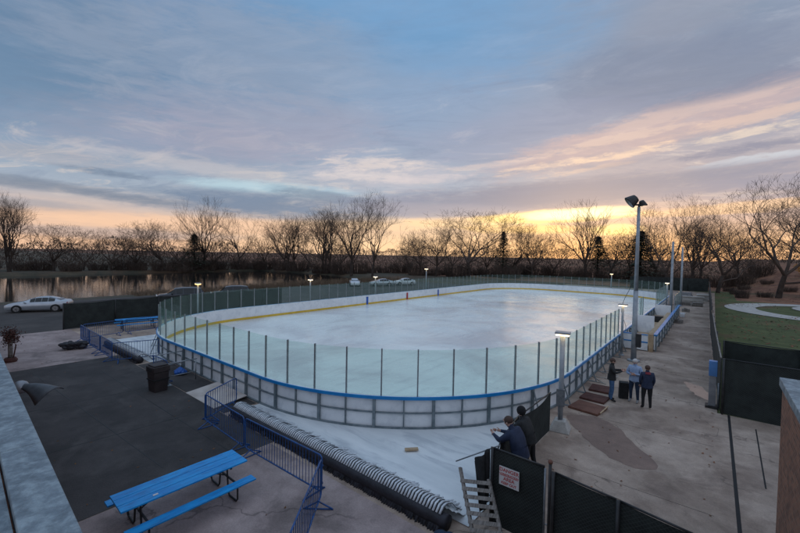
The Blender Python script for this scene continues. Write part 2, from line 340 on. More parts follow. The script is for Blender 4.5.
def glass_mat(tint, haze, hz):
    m = bpy.data.materials.new('rink glass'); m.use_nodes = True; nt = m.node_tree; nt.nodes.clear(); t = NT(nt)
    tr = t.n('ShaderNodeBsdfTransparent'); tr.inputs[0].default_value = (*tint, 1)
    df = t.n('ShaderNodeBsdfDiffuse'); df.inputs[0].default_value = (*haze, 1)
    tl = t.n('ShaderNodeBsdfTranslucent'); tl.inputs[0].default_value = (*haze, 1)
    gl = t.n('ShaderNodeBsdfGlossy'); gl.inputs['Roughness'].default_value = .06; gl.inputs[0].default_value = (.9, .95, .93, 1)
    a = t.n('ShaderNodeMixShader'); a.inputs[0].default_value = .5; t.put(a.inputs[1], df.outputs[0]); t.put(a.inputs[2], tl.outputs[0])
    pos = t.n('ShaderNodeNewGeometry').outputs['Position']
    b = t.n('ShaderNodeMixShader'); t.put(b.inputs[0], t.lin(t.noise(pos, 1.1, 5, .6), .3, .7, hz * .75, hz * 1.25)); t.put(b.inputs[1], tr.outputs[0]); t.put(b.inputs[2], a.outputs[0])
    lw = t.n('ShaderNodeLayerWeight'); lw.inputs[0].default_value = .5; bf = t.n('ShaderNodeNewGeometry').outputs['Backfacing']
    frv = t.m('MULTIPLY', t.m('ADD', t.m('MULTIPLY', t.m('POWER', lw.outputs['Facing'], 4.0), .45), .03), t.m('SUBTRACT', 1.0, bf))
    c = t.n('ShaderNodeMixShader'); t.put(c.inputs[0], frv); t.put(c.inputs[1], b.outputs[0]); t.put(c.inputs[2], gl.outputs[0])
    o = t.n('ShaderNodeOutputMaterial'); t.put(o.inputs[0], c.outputs[0]); return m
M['glass'] = glass_mat((.92, .975, .95), (.55, .80, .70), .032)

# ------------------------------------------------------------------ mesh builder
class MB:
    def __init__(s): s.v = []; s.f = []; s.mi = []; s.cur = 0
    def add(s, vs_, fs, M4=None):
        o = len(s.v)
        s.v += [tuple(M4 @ Vector(p)) if M4 else tuple(p) for p in vs_]
        for f in fs: s.f.append(tuple(i + o for i in f)); s.mi.append(s.cur)
        return s
    def box(s, x0, x1, y0, y1, z0, z1, M4=None):
        x0, x1 = min(x0, x1), max(x0, x1); y0, y1 = min(y0, y1), max(y0, y1); z0, z1 = min(z0, z1), max(z0, z1)
        return s.add([(x0, y0, z0), (x1, y0, z0), (x1, y1, z0), (x0, y1, z0), (x0, y0, z1), (x1, y0, z1), (x1, y1, z1), (x0, y1, z1)],
                     [(0, 3, 2, 1), (4, 5, 6, 7), (0, 1, 5, 4), (1, 2, 6, 5), (2, 3, 7, 6), (3, 0, 4, 7)], M4)
    def bar(s, a, b, w, h=None, up=(0, 0, 1)):      # rectangular bar from a to b
        a = Vector(a); b = Vector(b); h = w if h is None else h; d = (b - a).normalized(); U = Vector(up)
        if abs(d.dot(U)) > .98: U = Vector((1, 0, 0))
        sd_ = d.cross(U).normalized(); U = sd_.cross(d)
        vs_ = []
        for p in (a, b):
            for i, j in ((-1, -1), (1, -1), (1, 1), (-1, 1)): vs_.append(tuple(p + sd_ * i * w / 2 + U * j * h / 2))
        return s.add(vs_, [(0, 1, 2, 3), (7, 6, 5, 4), (0, 4, 5, 1), (1, 5, 6, 2), (2, 6, 7, 3), (3, 7, 4, 0)])
    def tube(s, pts, rad, n=8, cap=True, closed=False):
        pts = [Vector(p) for p in pts]; k = len(pts); rr = rad if isinstance(rad, (list, tuple)) else [rad] * k
        o = len(s.v); ref = None
        for i, p in enumerate(pts):
            if closed: d = pts[(i + 1) % k] - pts[i - 1]
            else: d = pts[min(i + 1, k - 1)] - pts[max(i - 1, 0)]
            d.normalize()
            if ref is None: ref = Vector((0, 0, 1)) if abs(d.z) < .9 else Vector((1, 0, 0))
            a = d.cross(ref); a.normalize(); b = d.cross(a); ref = -b if False else a.cross(d)
            for j in range(n):
                t_ = 2 * PI * j / n; s.v.append(tuple(p + (a * math.cos(t_) + ref * math.sin(t_)) * rr[i]))
        for i in range(k if closed else k - 1):
            i2 = (i + 1) % k
            for j in range(n):
                s.f.append((o + i * n + j, o + i * n + (j + 1) % n, o + i2 * n + (j + 1) % n, o + i2 * n + j)); s.mi.append(s.cur)
        if cap and not closed:
            s.f.append(tuple(o + j for j in reversed(range(n)))); s.mi.append(s.cur)
            s.f.append(tuple(o + (k - 1) * n + j for j in range(n))); s.mi.append(s.cur)
        return s
    def lathe(s, prof, n=20, c=(0, 0), M4=None):
        vs_ = []; fs = []
        for r_, z in prof:
            for j in range(n): vs_.append((c[0] + r_ * math.cos(2 * PI * j / n), c[1] + r_ * math.sin(2 * PI * j / n), z))
        for i in range(len(prof) - 1):
            for j in range(n): fs.append((i * n + j, i * n + (j + 1) % n, (i + 1) * n + (j + 1) % n, (i + 1) * n + j))
        fs.append(tuple(reversed(range(n)))); fs.append(tuple((len(prof) - 1) * n + j for j in range(n)))
        return s.add(vs_, fs, M4)
    def ell(s, c, r, n=12, M4=None):
        prof = []
        vs_ = []; fs = []; k = n // 2 + 1
        for i in range(k + 1):
            t_ = -PI / 2 + PI * i / k
            for j in range(n):
                vs_.append((c[0] + r[0] * math.cos(t_) * math.cos(2 * PI * j / n), c[1] + r[1] * math.cos(t_) * math.sin(2 * PI * j / n), c[2] + r[2] * math.sin(t_)))
        for i in range(k):
            for j in range(n): fs.append((i * n + j, i * n + (j + 1) % n, (i + 1) * n + (j + 1) % n, (i + 1) * n + j))
        return s.add(vs_, fs, M4)
    def poly(s, pts, z): return s.add([(x, y, z) for x, y in pts], [tuple(range(len(pts)))])
    def prism(s, pts, z0, z1):
        n = len(pts)
        return s.add([(x, y, z0) for x, y in pts] + [(x, y, z1) for x, y in pts], [tuple(reversed(range(n))), tuple(range(n, 2 * n))] + [(i, (i + 1) % n, n + (i + 1) % n, n + i) for i in range(n)])
    def build(s, name, m, parent=None, smooth=False, bevel=0, fix=False):
        me = bpy.data.meshes.new(name); me.from_pydata(s.v, [], s.f)
        ms = m if isinstance(m, (list, tuple)) else [m]
        for x in ms: me.materials.append(x)
        if len(ms) > 1: me.polygons.foreach_set('material_index', s.mi)
        if smooth: me.polygons.foreach_set('use_smooth', [True] * len(me.polygons))
        me.update()
        if fix:
            bm = bmesh.new(); bm.from_mesh(me); bmesh.ops.remove_doubles(bm, verts=bm.verts, dist=1e-5); bmesh.ops.recalc_face_normals(bm, faces=bm.faces); bm.to_mesh(me); bm.free()
        o = bpy.data.objects.new(name, me); C.objects.link(o)
        if parent: o.parent = parent
        if bevel:
            b = o.modifiers.new('bevel', 'BEVEL'); b.width = bevel; b.segments = 2; b.limit_method = 'ANGLE'
        return o
def tag(o, label=None, cat=None, group=None, kind=None):
    if label: o['label'] = label
    if cat: o['category'] = cat
    if group: o['group'] = group
    if kind: o['kind'] = kind
    return o
def thing(name, label, cat, loc=(0, 0, 0), rz=0, group=None):
    o = bpy.data.objects.new(name, None); C.objects.link(o); o.location = loc; o.rotation_euler = (0, 0, rz); o.empty_display_size = .2
    return tag(o, label, cat, group)
def struct(name, mb, m, **kw): return tag(mb.build(name, m, **kw), kind='structure')
def dup(root, loc, rz=None, label=None, group=None, scale=None):
    r = root.copy(); C.objects.link(r); r.location = loc
    if rz is not None: r.rotation_euler = (0, 0, rz)
    if scale: r.scale = scale if isinstance(scale, tuple) else (scale,) * 3
    if label: r['label'] = label
    if group: r['group'] = group
    def rec(a, b):
        for ch in list(a.children):
            c = ch.copy(); C.objects.link(c); c.parent = b; rec(ch, c)
    rec(root, r); return r

# ------------------------------------------------------------------ ground, lake
def sm(x, a, b):
    t_ = max(0, min(1, (x - a) / (b - a))); return t_ * t_ * (3 - 2 * t_)
def gh(x, y):
    w = noise.noise(Vector((x * .03, y * .03, 0))) * 5
    d = min(-(x + 63 + w), x + 138 + w, 84 - y + w)
    h = -.03 - 2.2 * sm(d, 0, 7)
    if x > 1.0 and y > 60:
        k = sm(y - (84 - max(0, x - 4) * .1), 0, 60) * sm(x, 1, 14)
        h += k * 4.5 + k * noise.noise(Vector((x * .08, y * .08, 3))) * .7
    if y > 110: h += sm(y, 110, 260) * 3
    if x < -150: h += sm(-x, 150, 300) * 2.5
    return h
def axis(fine0, fine1, step, lo, hi):
    a = []; x = fine0
    while x <= fine1: a.append(x); x += step
    s_ = step; x = fine0
    while x > lo: s_ *= 1.45; x -= s_; a.insert(0, x)
    s_ = step; x = a[-1]
    while x < hi: s_ *= 1.45; x += s_; a.append(x)
    return a
gx = axis(-210, 90, 3.0, -3500, 3500); gy = axis(-60, 210, 3.0, -3500, 3500)
g = MB(); nx = len(gx)
for y in gy:
    for x in gx: g.v.append((x, y, gh(x, y)))
for j in range(len(gy) - 1):
    for i in range(nx - 1):
        g.f.append((j * nx + i, j * nx + i + 1, (j + 1) * nx + i + 1, (j + 1) * nx + i)); g.mi.append(1 if (gx[i] > .5 and gy[j] > 80) or gy[j] > 100 else (2 if gx[i] > -3.5 and gy[j] > 15 else 0))
struct('ground', g, [M['soil'], M['litter'], M['lawn']], smooth=True)
struct('lake', MB().poly([(-150, -400), (-54, -400), (-54, 100), (-150, 100)], -.75), M['water'])
struct('yard', MB().box(-38.5, -27, -4, 16, -.3, 0).box(-27, 7, -4, 20.3, -.3, 0).box(-27, .30, 20.3, 97, -.3, 0).box(-38.5, -27, 16, 82, -.3, 0), M['conc'])
struct('pad', MB().box(-38.45, -27.03, .9, 7.0, 0, .004), M['pinkconc'])
struct('near_pad', MB().box(-10.97, -4.35, .9, 7.0, 0, .004), M['pinkconc'])
struct('asphalt', MB().box(-27, -11, .9, 7.12, 0, .006), M['asph'])
a = MB()
for p, q in (((-26, 3.3), (-12, 4.2)), ((-20, 1), (-19.6, 7)), ((-15.5, 1), (-15.2, 7)), ((-24, 5.6), (-11.3, 5.9))):
    a.bar((p[0], p[1], .007), (q[0], q[1], .007), .025, .006)
struct('asphalt_seams', a, M['seam'])
struct('parking_lot', MB().box(-60, -38.5, -40, 75, -.2, -.005), M['lot'])
# wet stain, bright wet patch
def blob(pts, z, sub=4, j=.05):
    n = len(pts); out = []
    for i in range(n):
        p0, p1, p2, p3 = [Vector((*pts[(i + k) % n], 0)) for k in (-1, 0, 1, 2)]
        for s_ in range(sub):
            t_ = s_ / sub
            q = .5 * ((2 * p1) + (p2 - p0) * t_ + (2 * p0 - 5 * p1 + 4 * p2 - p3) * t_ * t_ + (3 * p1 - p0 - 3 * p2 + p3) * t_ ** 3)
            out.append((q.x + random.uniform(-j, j), q.y + random.uniform(-j, j)))
    return MB().poly(out, z)
struct('damp_patch', blob([(-4.3, 15.9), (-3.3, 16.5), (-2.5, 15.9), (-1.8, 14.9), (-1.1, 13.8), (-1.45, 13.3), (-2.1, 13.3), (-2.9, 13.9), (-3.7, 14.9)], .004), M['stain'])
struct('puddle', blob([(-.95, 24.4), (-.3, 24.0), (.1, 22.6), (.05, 21.9), (-.35, 22.2), (-.75, 23.2)], .004), M['wet'])
struct('trench_line', MB().box(.62, .70, 8, 20.35, .0, .005), M['dark'])
struct('crack_line', MB().bar((1.30, 14.4, .003), (1.40, 19.3, .003), .035, .006), M['dark'])
a = MB()
for y in (12.0, 16.5, 21, 25.5, 30, 35, 40, 45, 50, 55, 60, 65): a.box(-3.8, .2, y, y + .008, 0, .003)
struct('slab_joints', a, M['dark'])
# curved park path on the right
def ring(cx, cy, ro, ri, z, n=72):
    m_ = MB()
    for i in range(n):
        a0, a1 = 2 * PI * i / n, 2 * PI * (i + 1) / n
        m_.add([(cx + ri * math.cos(a0), cy + ri * math.sin(a0), z), (cx + ro * math.cos(a0), cy + ro * math.sin(a0), z), (cx + ro * math.cos(a1), cy + ro * math.sin(a1), z), (cx + ri * math.cos(a1), cy + ri * math.sin(a1), z)], [(0, 1, 2, 3)])
    return m_
struct('park_path', ring(13.3, 69.5, 12, 8.8, .02), M['path'])
struct('park_plaza', ring(15.5, 73, 7.2, .01, .05), M['path'])

# ------------------------------------------------------------------ rink
X0, Y0, RW, RL, RR = -18.99, 8.68, 28.16, 66.11, 9.36
def rim(off, step=.64):
    w, l, r_ = RW / 2 + off, RL + 2 * off, RR + off
    pts = []
    def arc(cx, cy, a0):
        n = max(6, int(r_ * PI / 2 / step))
        for i in range(n): t_ = R(a0 + 90 * i / n); pts.append((X0 + cx + r_ * math.cos(t_), Y0 - off + cy + r_ * math.sin(t_)))
    def seg(ax, ay, bx, by):
        n = max(2, int(math.hypot(bx - ax, by - ay) / step))
        for i in range(n): pts.append((X0 + ax + (bx - ax) * i / n, Y0 - off + ay + (by - ay) * i / n))
    arc(w - r_, r_, -90); seg(w, r_, w, l - r_); arc(w - r_, l - r_, 0); seg(w - r_, l, -w + r_, l)
    arc(-w + r_, l - r_, 90); seg(-w, l - r_, -w, r_); arc(-w + r_, r_, 180); seg(-w + r_, 0, w - r_, 0)
    return pts
def band(off0, off1, z0, z1, step=.4, keep=None):
    a_, b_ = rim(off0, step), rim(off1, step); n = min(len(a_), len(b_)); m_ = MB()
    for i in range(n):
        j = (i + 1) % n
        if keep and not keep(b_[i]): continue
        p = [(*a_[i], z0), (*b_[i], z0), (*b_[j], z0), (*a_[j], z0), (*a_[i], z1), (*b_[i], z1), (*b_[j], z1), (*a_[j], z1)]
        m_.add(p, [(3, 2, 1, 0), (4, 5, 6, 7), (0, 1, 5, 4), (2, 3, 7, 6)] + ([(1, 2, 6, 5)] if True else []) + [(0, 4, 7, 3)])
    return m_
def loopband(off0, off1, z0, z1):
    # same vertex count on both sides
    n = 360; base = rim(0, .25); k = len(base); m_ = MB(); c1 = []; 
    def pt(i, off):
        p = Vector(base[i % k]); d = Vector(base[(i + 1) % k]) - Vector(base[i - 1]); d.normalize(); return (p.x + d.y * off, p.y - d.x * off)
    for i in range(k):
        A, B, C_, D = pt(i, off0), pt(i, off1), pt(i + 1, off1), pt(i + 1, off0)
        m_.add([(*A, z0), (*B, z0), (*C_, z0), (*D, z0), (*A, z1), (*B, z1), (*C_, z1), (*D, z1)], [(3, 2, 1, 0), (4, 5, 6, 7), (1, 2, 6, 5), (0, 4, 7, 3)])
    return m_
ice = MB(); pr = rim(-.02, .5); ice.poly(pr, .05)
struct('ice', ice, M['ice'])
rink = thing('rink_boards', 'white rink boards with blue top rail and tall glass panels ringing the ice', 'rink boards', (X0, Y0, 0))
def rk(mb, name, m, **kw):
    mb.v = [(x - X0, y - Y0, z) for x, y, z in mb.v]; return mb.build(name, m, rink, **kw)
rk(loopband(0, .06, .0, 1.12), 'board_panel', M['board'])
rk(loopband(-.02, .14, 1.12, 1.17), 'top_rail', M['board'])
rk(loopband(.14, .19, 1.08, 1.19), 'blue_rail', M['bluerail'])
rk(loopband(-.018, 0, .052, .25), 'kick_plate', M['kick'])
rk(loopband(.07, .12, .56, .61), 'mid_rail', M['frame'])
rk(loopband(.07, .14, .015, .08), 'bottom_rail', M['frame'])
# arc-length walker on the outline, starting at the near right corner going counter-clockwise
base = rim(0, .08); cum = [0]
for i in range(len(base)): 
    p, q = base[i], base[(i + 1) % len(base)]; cum.append(cum[-1] + math.hypot(q[0] - p[0], q[1] - p[1]))
TOT = cum[-1]
def at(s_, off=0):
    s_ %= TOT; lo, hi = 0, len(cum) - 1
    while hi - lo > 1:
        m_ = (lo + hi) // 2
        if cum[m_] <= s_: lo = m_
        else: hi = m_
    t_ = (s_ - cum[lo]) / (cum[lo + 1] - cum[lo]); p = Vector(base[lo]); q = Vector(base[(lo + 1) % len(base)]); d = (q - p).normalized(); r_ = p + (q - p) * t_
    return Vector((r_.x + d.y * off, r_.y - d.x * off)), d
NP = int(TOT / 1.28); stp = TOT / NP
ph = .35
def glass_on(p):
    if p.x > -5.2 and 29.6 < p.y < 51: return 38.6 < p.y < 41.3
    return True
fr_near = []
panes = []
for i in range(NP):
    c, d = at((i + .5) * stp + ph, .05)
    A, _ = at(i * stp + ph, .05); B, _ = at((i + 1) * stp + ph, .05)
    near = c.length
    panes.append((near, i, A, B, c, d))
panes.sort(key=lambda t_: t_[0])
def zg(p): return 2.83
rest_g, rest_p = MB(), MB(); kg = kp = 0
def pane_mb(A, B, mb):
    d = (B - A).normalized(); n_ = Vector((d.y, -d.x)) * .006; a_, b_ = A + d * .022, B - d * .022
    return mb.add([(*(a_ - n_), 1.17), (*(b_ - n_), 1.17), (*(b_ + n_), 1.17), (*(a_ + n_), 1.17), (*(a_ - n_), 2.83), (*(b_ - n_), 2.83), (*(b_ + n_), 2.83), (*(a_ + n_), 2.83)],
           [(0, 3, 2, 1), (4, 5, 6, 7), (0, 1, 5, 4), (1, 2, 6, 5), (2, 3, 7, 6), (3, 0, 4, 7)])
def post_mb(A, d, mb, z1=2.86):
    n_ = Vector((d.y, -d.x)); q = Matrix(((d.x, n_.x, 0, A.x), (d.y, n_.y, 0, A.y), (0, 0, 1, 0), (0, 0, 0, 1)))
    return mb.box(-.022, .022, -.03, .035, 1.17, z1, q)
for near, i, A, B, c, d in panes:
    if not glass_on(c): continue
    kg += 1
    if kg <= 100: rk(pane_mb(A, B, MB()), 'glass_pane', M['glass'])
    else: pane_mb(A, B, rest_g)
pp = [];
for i in range(NP):
    A, d = at(i * stp + ph, .05)
    if glass_on(A): pp.append((A.length, A, d))
pp.sort(key=lambda t_: t_[0])
for k, (l_, A, d) in enumerate(pp):
    if k < 100: rk(post_mb(A, d, MB()), 'glass_post', M['alu'])
    else: post_mb(A, d, rest_p)
if rest_g.v: tag(rk(rest_g, 'far_glass_panes', M['glass']), kind='stuff')
if rest_p.v: tag(rk(rest_p, 'far_glass_posts', M['alu']), kind='stuff')
# outer frame uprights: big every second bay, thin between
NU = int(TOT / 1.05); su = TOT / NU; ups = []
for i in range(NU):
    A, d = at(i * su, .10); ups.append((A.length, A, d, i))
ups.sort(key=lambda t_: t_[0])
for k, (l_, A, d, i) in enumerate(ups[:96]):
    n_ = Vector((d.y, -d.x)); q = Matrix(((d.x, n_.x, 0, A.x), (d.y, n_.y, 0, A.y), (0, 0, 1, 0), (0, 0, 0, 1)))
    w_ = .05 if i % 2 else .022; m_ = MB()
    m_.box(-w_, w_, -.035, .055 if i % 2 else .03, .08, 1.07, q)
    if i % 2 and (A.x > -5.6 or A.x < -25): m_.bar(tuple(q @ Vector((0, .06, .98))), tuple(q @ Vector((0, .42, .03))), .04); m_.box(-.05, .05, .06, .46, .005, .03, q)
    rk(m_, 'frame_upright', M['frame'])
# coloured line marks on the boards
def mark(x, y0, y1, m, name): rk(MB().box(x, x + .012, y0, y1, .06, 1.0), name, m)
def solve_mark(y, w_, m, name):
    mark(X0 - RW / 2 + .019, y, y + w_, m, name)
solve_mark(34.2, .34, M['bluepaint'], 'blue_line_mark'); solve_mark(42.2, .34, M['redpaint'], 'red_line_mark'); solve_mark(50.0, .34, M['bluepaint'], 'blue_line_mark')

# ------------------------------------------------------------------ team benches / penalty boxes on the right
bx = thing('team_bench_box', 'white and blue bench enclosure with wooden floor beside the right boards', 'team bench', (-3.8, 31, 0))
def lb(m_, nm, mt, o=(-3.8, 31, 0), par=None, **kw):
    m_.v = [(x - o[0], y - o[1], z - o[2]) for x, y, z in m_.v]; return m_.build(nm, mt, par or bx, **kw)
lb(MB().box(-4.7, -3.02, 30.9, 50, .32, .40), 'floor', M['wood'])
lb(MB().box(-4.72, -3.3, 30.72, 30.80, .06, .56), 'lower_end_panel', M['board'])
lb(MB().box(-4.72, -3.3, 30.72, 30.80, .64, 1.08), 'upper_end_panel', M['board'])
lb(MB().box(-4.72, -3.3, 30.70, 30.82, 1.08, 1.14).box(-4.72, -3.3, 30.70, 30.82, .56, .64), 'end_rail', M['bluerail'])
lb(MB().box(-3.25, -3.0, 30.7, 31.0, 0, 1.2), 'end_post', M['wood'])
lb(MB().box(-2.98, -2.90, 31, 54, .12, 1.05), 'side_panel', M['board'])
lb(MB().box(-3.02, -2.80, 31, 54, 1.05, 1.16), 'side_rail', M['bluerail'])
fr = MB()
for y in range(31, 55, 2): fr.box(-2.90, -2.82, y, y + .08, 0, 1.05)
fr.box(-2.90, -2.84, 31.1, 54, .5, .56); lb(fr, 'side_frame', M['frame'])
lb(MB().box(-3.55, -3.15, 33.5, 48, .78, .84), 'bench_seat', M['wood'])
lb(MB().box(-4.7, -3.5, 36.2, 36.3, .4, 1.75), 'divider_panel', M['board'])
lb(MB().box(-4.7, -3.3, 48.6, 48.7, .4, 1.5), 'divider_panel', M['board'])
lb(MB().box(-4.3, -3.5, 43.0, 43.6, .4, .95), 'crate_seat', M['blacksteel'])
lb(MB().box(-3.02, -2.96, 48, 58, 1.16, 2.6), 'back_glass', M['glass'])
gp = MB()
for y in (48, 50.5, 53, 55.5, 58): gp.box(-3.03, -2.94, y - .03, y + .03, 1.1, 2.64)
lb(gp, 'back_glass_frame', M['alu'])

# ------------------------------------------------------------------ white apron sheet, header pipe, ramp
def sheet(x0, x1, y0, y1, nx_, ny_, f):
    m_ = MB()
    for j in range(ny_ + 1):
        for i in range(nx_ + 1):
            x = x0 + (x1 - x0) * i / nx_; y = y0 + (y1 - y0) * j / ny_; m_.v.append((x, y, f(x, y)))
    for j in range(ny_):
        for i in range(nx_): m_.f.append((j * (nx_ + 1) + i, j * (nx_ + 1) + i + 1, (j + 1) * (nx_ + 1) + i + 1, (j + 1) * (nx_ + 1) + i)); m_.mi.append(0)
    return m_
def wr(x, y): return .022 + .008 * noise.noise(Vector((x * .8, y * 2.5, 1))) + .006 * abs(noise.noise(Vector((x * 2.5 + y * 1.3, y * .8, 5))))
ap = sheet(-14.3, -4.15, 7.75, 18.2, 120, 100, wr)
def clipin(m_, fn):
    m_.f = [f for f in m_.f if fn(sum(m_.v[i][0] for i in f) / len(f), sum(m_.v[i][1] for i in f) / len(f))]; m_.mi = [0] * len(m_.f); return m_
def outside(x, y):
    w_, r_ = RW / 2, RR; lx, ly = abs(x - X0), y - Y0
    if lx > w_ or ly < 0: return True
    if lx > w_ - r_ and ly < r_: return math.hypot(lx - (w_ - r_), r_ - ly) > r_
    return False
tag(clipin(ap, lambda x, y: outside(x, y) and y < 14 and x < -4.0 - max(0, min(1, (y - 8.3) / 1.5)) * .5 and (y < 7.9 + (x + 14.3) * 9)).build('apron_sheet', M['tarp'], smooth=True), 'white insulating sheet covering the ground along the near end of the rink', 'ground sheet')
ap2 = sheet(-31.8, -24.0, 7.75, 13, 80, 50, wr)
tag(clipin(ap2, outside).build('apron_sheet', M['tarp'], smooth=True), 'white sheet beside the far left rink corner behind blue barriers', 'ground sheet')
# welded seams printed as shallow ridges
def header(x0, x1, label, first):
    h = thing('header_pipe', label, 'pipe', (x0, 7.36, 0))
    n = int((x1 - x0) / .05); pts = [(x0 - x0 + (x1 - x0) * i / n, 0, .18) for i in range(n + 1)]
    rr = [.175 * (1 + .09 * noise.noise(Vector((i * .11, 2, 0))) + .05 * noise.noise(Vector((i * .5, 7, 0))) - (.07 if i % 23 == 0 else 0)) for i in range(n + 1)]
    MB().tube(pts, rr, 14).build('pipe', M['header'], h, smooth=True)
    # ragged skirt of the wrapping on the ground
    sk = MB(); k = int((x1 - x0) / .07); 
    for i in range(k):
        a_, b_ = (x1 - x0) * i / k, (x1 - x0) * (i + 1) / k; j = random.uniform(-.03, .03)
        sk.add([(a_, -.15, .12), (b_, -.15, .12), (b_, -.20 + j, .008), ((a_ + b_) / 2, -.25 + j, .008), (a_, -.20 + j, .008)], [(0, 1, 2, 3, 4)])
    sk.build('wrap_skirt', M['header'], h)
    return h
def tube_mb(x, k, blk, seed):
    rn = random.Random(seed); wv_ = noise.noise(Vector((x * .9, 3, 0))) * .12; j = rn.uniform(-.018, .018) * (2 if blk else 1); l_ = wv_ + rn.uniform(.74, .90) - (.05 if blk else 0); hh = rn.uniform(.05, .08) + wv_ * .3 + (.05 if blk else 0)
    pts = [(x, -.06, .33), (x + j * .2, .06, .41 + hh * .4), (x + j * .5, .20, .41 + hh * .5), (x + j, .38, .33 + hh * .5), (x + j * 1.3, .54, .18 + hh * .3), (x + j * 1.5, l_, .05), (x + j * 1.6, l_ + .14, -.01)]
    return MB().tube(pts, (.031 if not blk else .0095), 6)
h1 = header(-14.0, -4.45, 'long black wrapped pipe with white tubes curling out, running to the pallet', True)
n = 100
for i in range(n):
    tube_mb(.1 + 9.35 * i / n, i, False, i).build('rink_tube', M['tube'], h1, smooth=True)
bk = MB()
for i in range(100):
    t_ = tube_mb(.147 + 9.35 * i / n, i, True, i + 500); bk.add(t_.v, t_.f)
tag(bk.build('return_tubes', M['blacktube'], h1, smooth=True), kind='stuff')
h2 = header(-30.4, -24.2, 'black wrapped pipe behind the blue barriers at the far left rink corner', False)
for i in range(60): tube_mb(.1 + 6.0 * i / 60, i, i % 2 == 1, i + 900).build('rink_tube', M['tube'] if i % 2 == 0 else M['blacktube'], h2, smooth=True)
# white cover draped behind the tubes
cv = sheet(-14.1, -4.4, 7.62, 8.1, 190, 8, lambda x, y: .04 + .26 * (1 - sm(y, 7.62, 8.05)) + .018 * math.sin(x * 42 + 3 * noise.noise(Vector((x, 0, 0)))) * (1 - sm(y, 7.9, 8.1)))
tag(cv.build('pleated_cover', M['tarp'], smooth=True), 'pleated white cover tucked behind the curling tubes of the long pipe', 'cover')
tag(MB().bar((-7.35, 9.45, .08), (-7.05, 9.75, .09), .13, .05).build('wood_offcut', M['wood'], bevel=.005), 'small tan wood offcut lying on the white ground sheet', 'wood block')
# dark walkway gap with plywood ramp
struct('rubber_walk', MB().box(-23.9, -14.4, 7.15, 8.5, 0, .015), M['asph'])
rp = tag(MB().add([(-17.7, 7.1, .02), (-15.1, 7.1, .02), (-15.1, 8.5, .16), (-17.7, 8.5, .16), (-17.7, 7.1, 0), (-15.1, 7.1, 0), (-15.1, 8.5, .13), (-17.7, 8.5, .13)], [(0, 1, 2, 3), (7, 6, 5, 4), (0, 4, 5, 1), (1, 5, 6, 2), (2, 6, 7, 3), (3, 7, 4, 0)]).build('ramp_board', M['palew']), 'pale plywood ramp leading up to the near rink boards', 'ramp')
hr = thing('hand_rail', 'pale pipe handrail frame between the trash bin and the rink', 'handrail', (-19.3, 7.0, 0))
MB().tube([(0, 0, 0), (0, 0, 1.0)], .025).build('post', M['alu'], hr, smooth=True)
MB().tube([(0, 1.2, 0), (0, 1.2, 1.0)], .025).build('post', M['alu'], hr, smooth=True)
MB().tube([(0, -.02, 1.0), (0, 1.25, 1.0)], .025).build('top_rail', M['alu'], hr, smooth=True)
MB().tube([(0, 0, .4), (0, 1.2, .4)], .02).build('low_rail', M['alu'], hr, smooth=True)
MB().box(-.16, .16, -.1, .1, 0, .02).build('foot', M['alu'], hr)
hr2 = dup(hr, (-21.3, 7.15, 0), 0, 'pale pipe handrail frame farther back beside the blue bundle')
bb = MB()
for k in range(26):
    a_ = k * 2.4; bb.ell((.28 * math.cos(a_) * (k / 26), .22 * math.sin(a_) * (k / 26), .10 + .18 * (1 - k / 26)), (.13, .11, .10), 8)
o = bb.build('tarp_bundle', M['bluecov'], smooth=True); o.location = (-20.6, 8.0, .01)
tag(o, 'crumpled bright blue tarp bundle on the ground by the rink boards', 'tarp bundle')

# ------------------------------------------------------------------ crowd barriers
def barrier_meshes(L):
    fr_ = MB(); r_ = .10; z0, z1 = .18, 1.1
    pts = []
    for cx, cz, a0 in ((L - r_, z1 - r_, 90), (L - r_, z0 + r_, 0), (r_, z0 + r_, -90), (r_, z1 - r_, -180)):
        for q in range(5):
            t_ = R(a0 - q * 22.5); pts.append((cx + r_ * math.cos(t_), 0, cz + r_ * math.sin(t_)))
    fr_.tube(pts, .021, 8, closed=True)
    bars = MB(); n_ = int(L / .125)
    for i in range(1, n_): x = L * i / n_; bars.tube([(x, 0, z0), (x, 0, z1)], .009, 6, cap=False)
    ft = MB(); ft.tube([(0, -.34, .02), (0, -.30, .05), (0, -.06, .17), (0, 0, .22), (0, .06, .17), (0, .30, .05), (0, .34, .02)], .018, 6)
    ft.tube([(0, -.36, .018), (0, .36, .018)], .02, 6)
    return fr_, bars, ft
BARS = []
def barrier(a_, b_, label):
    L = math.hypot(b_[0] - a_[0], b_[1] - a_[1]) - .05; rz = math.atan2(b_[1] - a_[1], b_[0] - a_[0])
    o = thing('crowd_barrier', label, 'barrier', (a_[0], a_[1], 0), rz, 'blue steel crowd barriers')
    f_, b2, ft = barrier_meshes(L)
    f_.build('frame', M['bluesteel'], o, smooth=True); b2.build('bars', M['bluesteel'], o, smooth=True)
    for x in (.28, L - .28):
        q = MB(); q.v = [(p[0] + x, p[1], p[2]) for p in ft.v]; q.f = ft.f; q.mi = ft.mi; q.build('foot', M['bluesteel'], o, smooth=True)
    for z in (.42, .86): MB().tube([(L + .02, .0, z - .04), (L + .05, .0, z), (L + .02, .0, z + .04)], .008, 5).build('hook', M['bluesteel'], o)
    return o
barrier((-33.0, 6.55), (-30.6, 6.5), 'blue barrier farthest left, one end at the corner of the row')
barrier((-30.55, 6.5), (-28.1, 6.48), 'blue barrier in the middle of the left row, behind the black bundle')
barrier((-28.05, 6.48), (-25.6, 6.45), 'blue barrier ending beside the asphalt edge, nearest of the left row')
barrier((-33.05, 6.7), (-33.4, 9.1), 'blue barrier running back from the left corner toward the far picnic table')
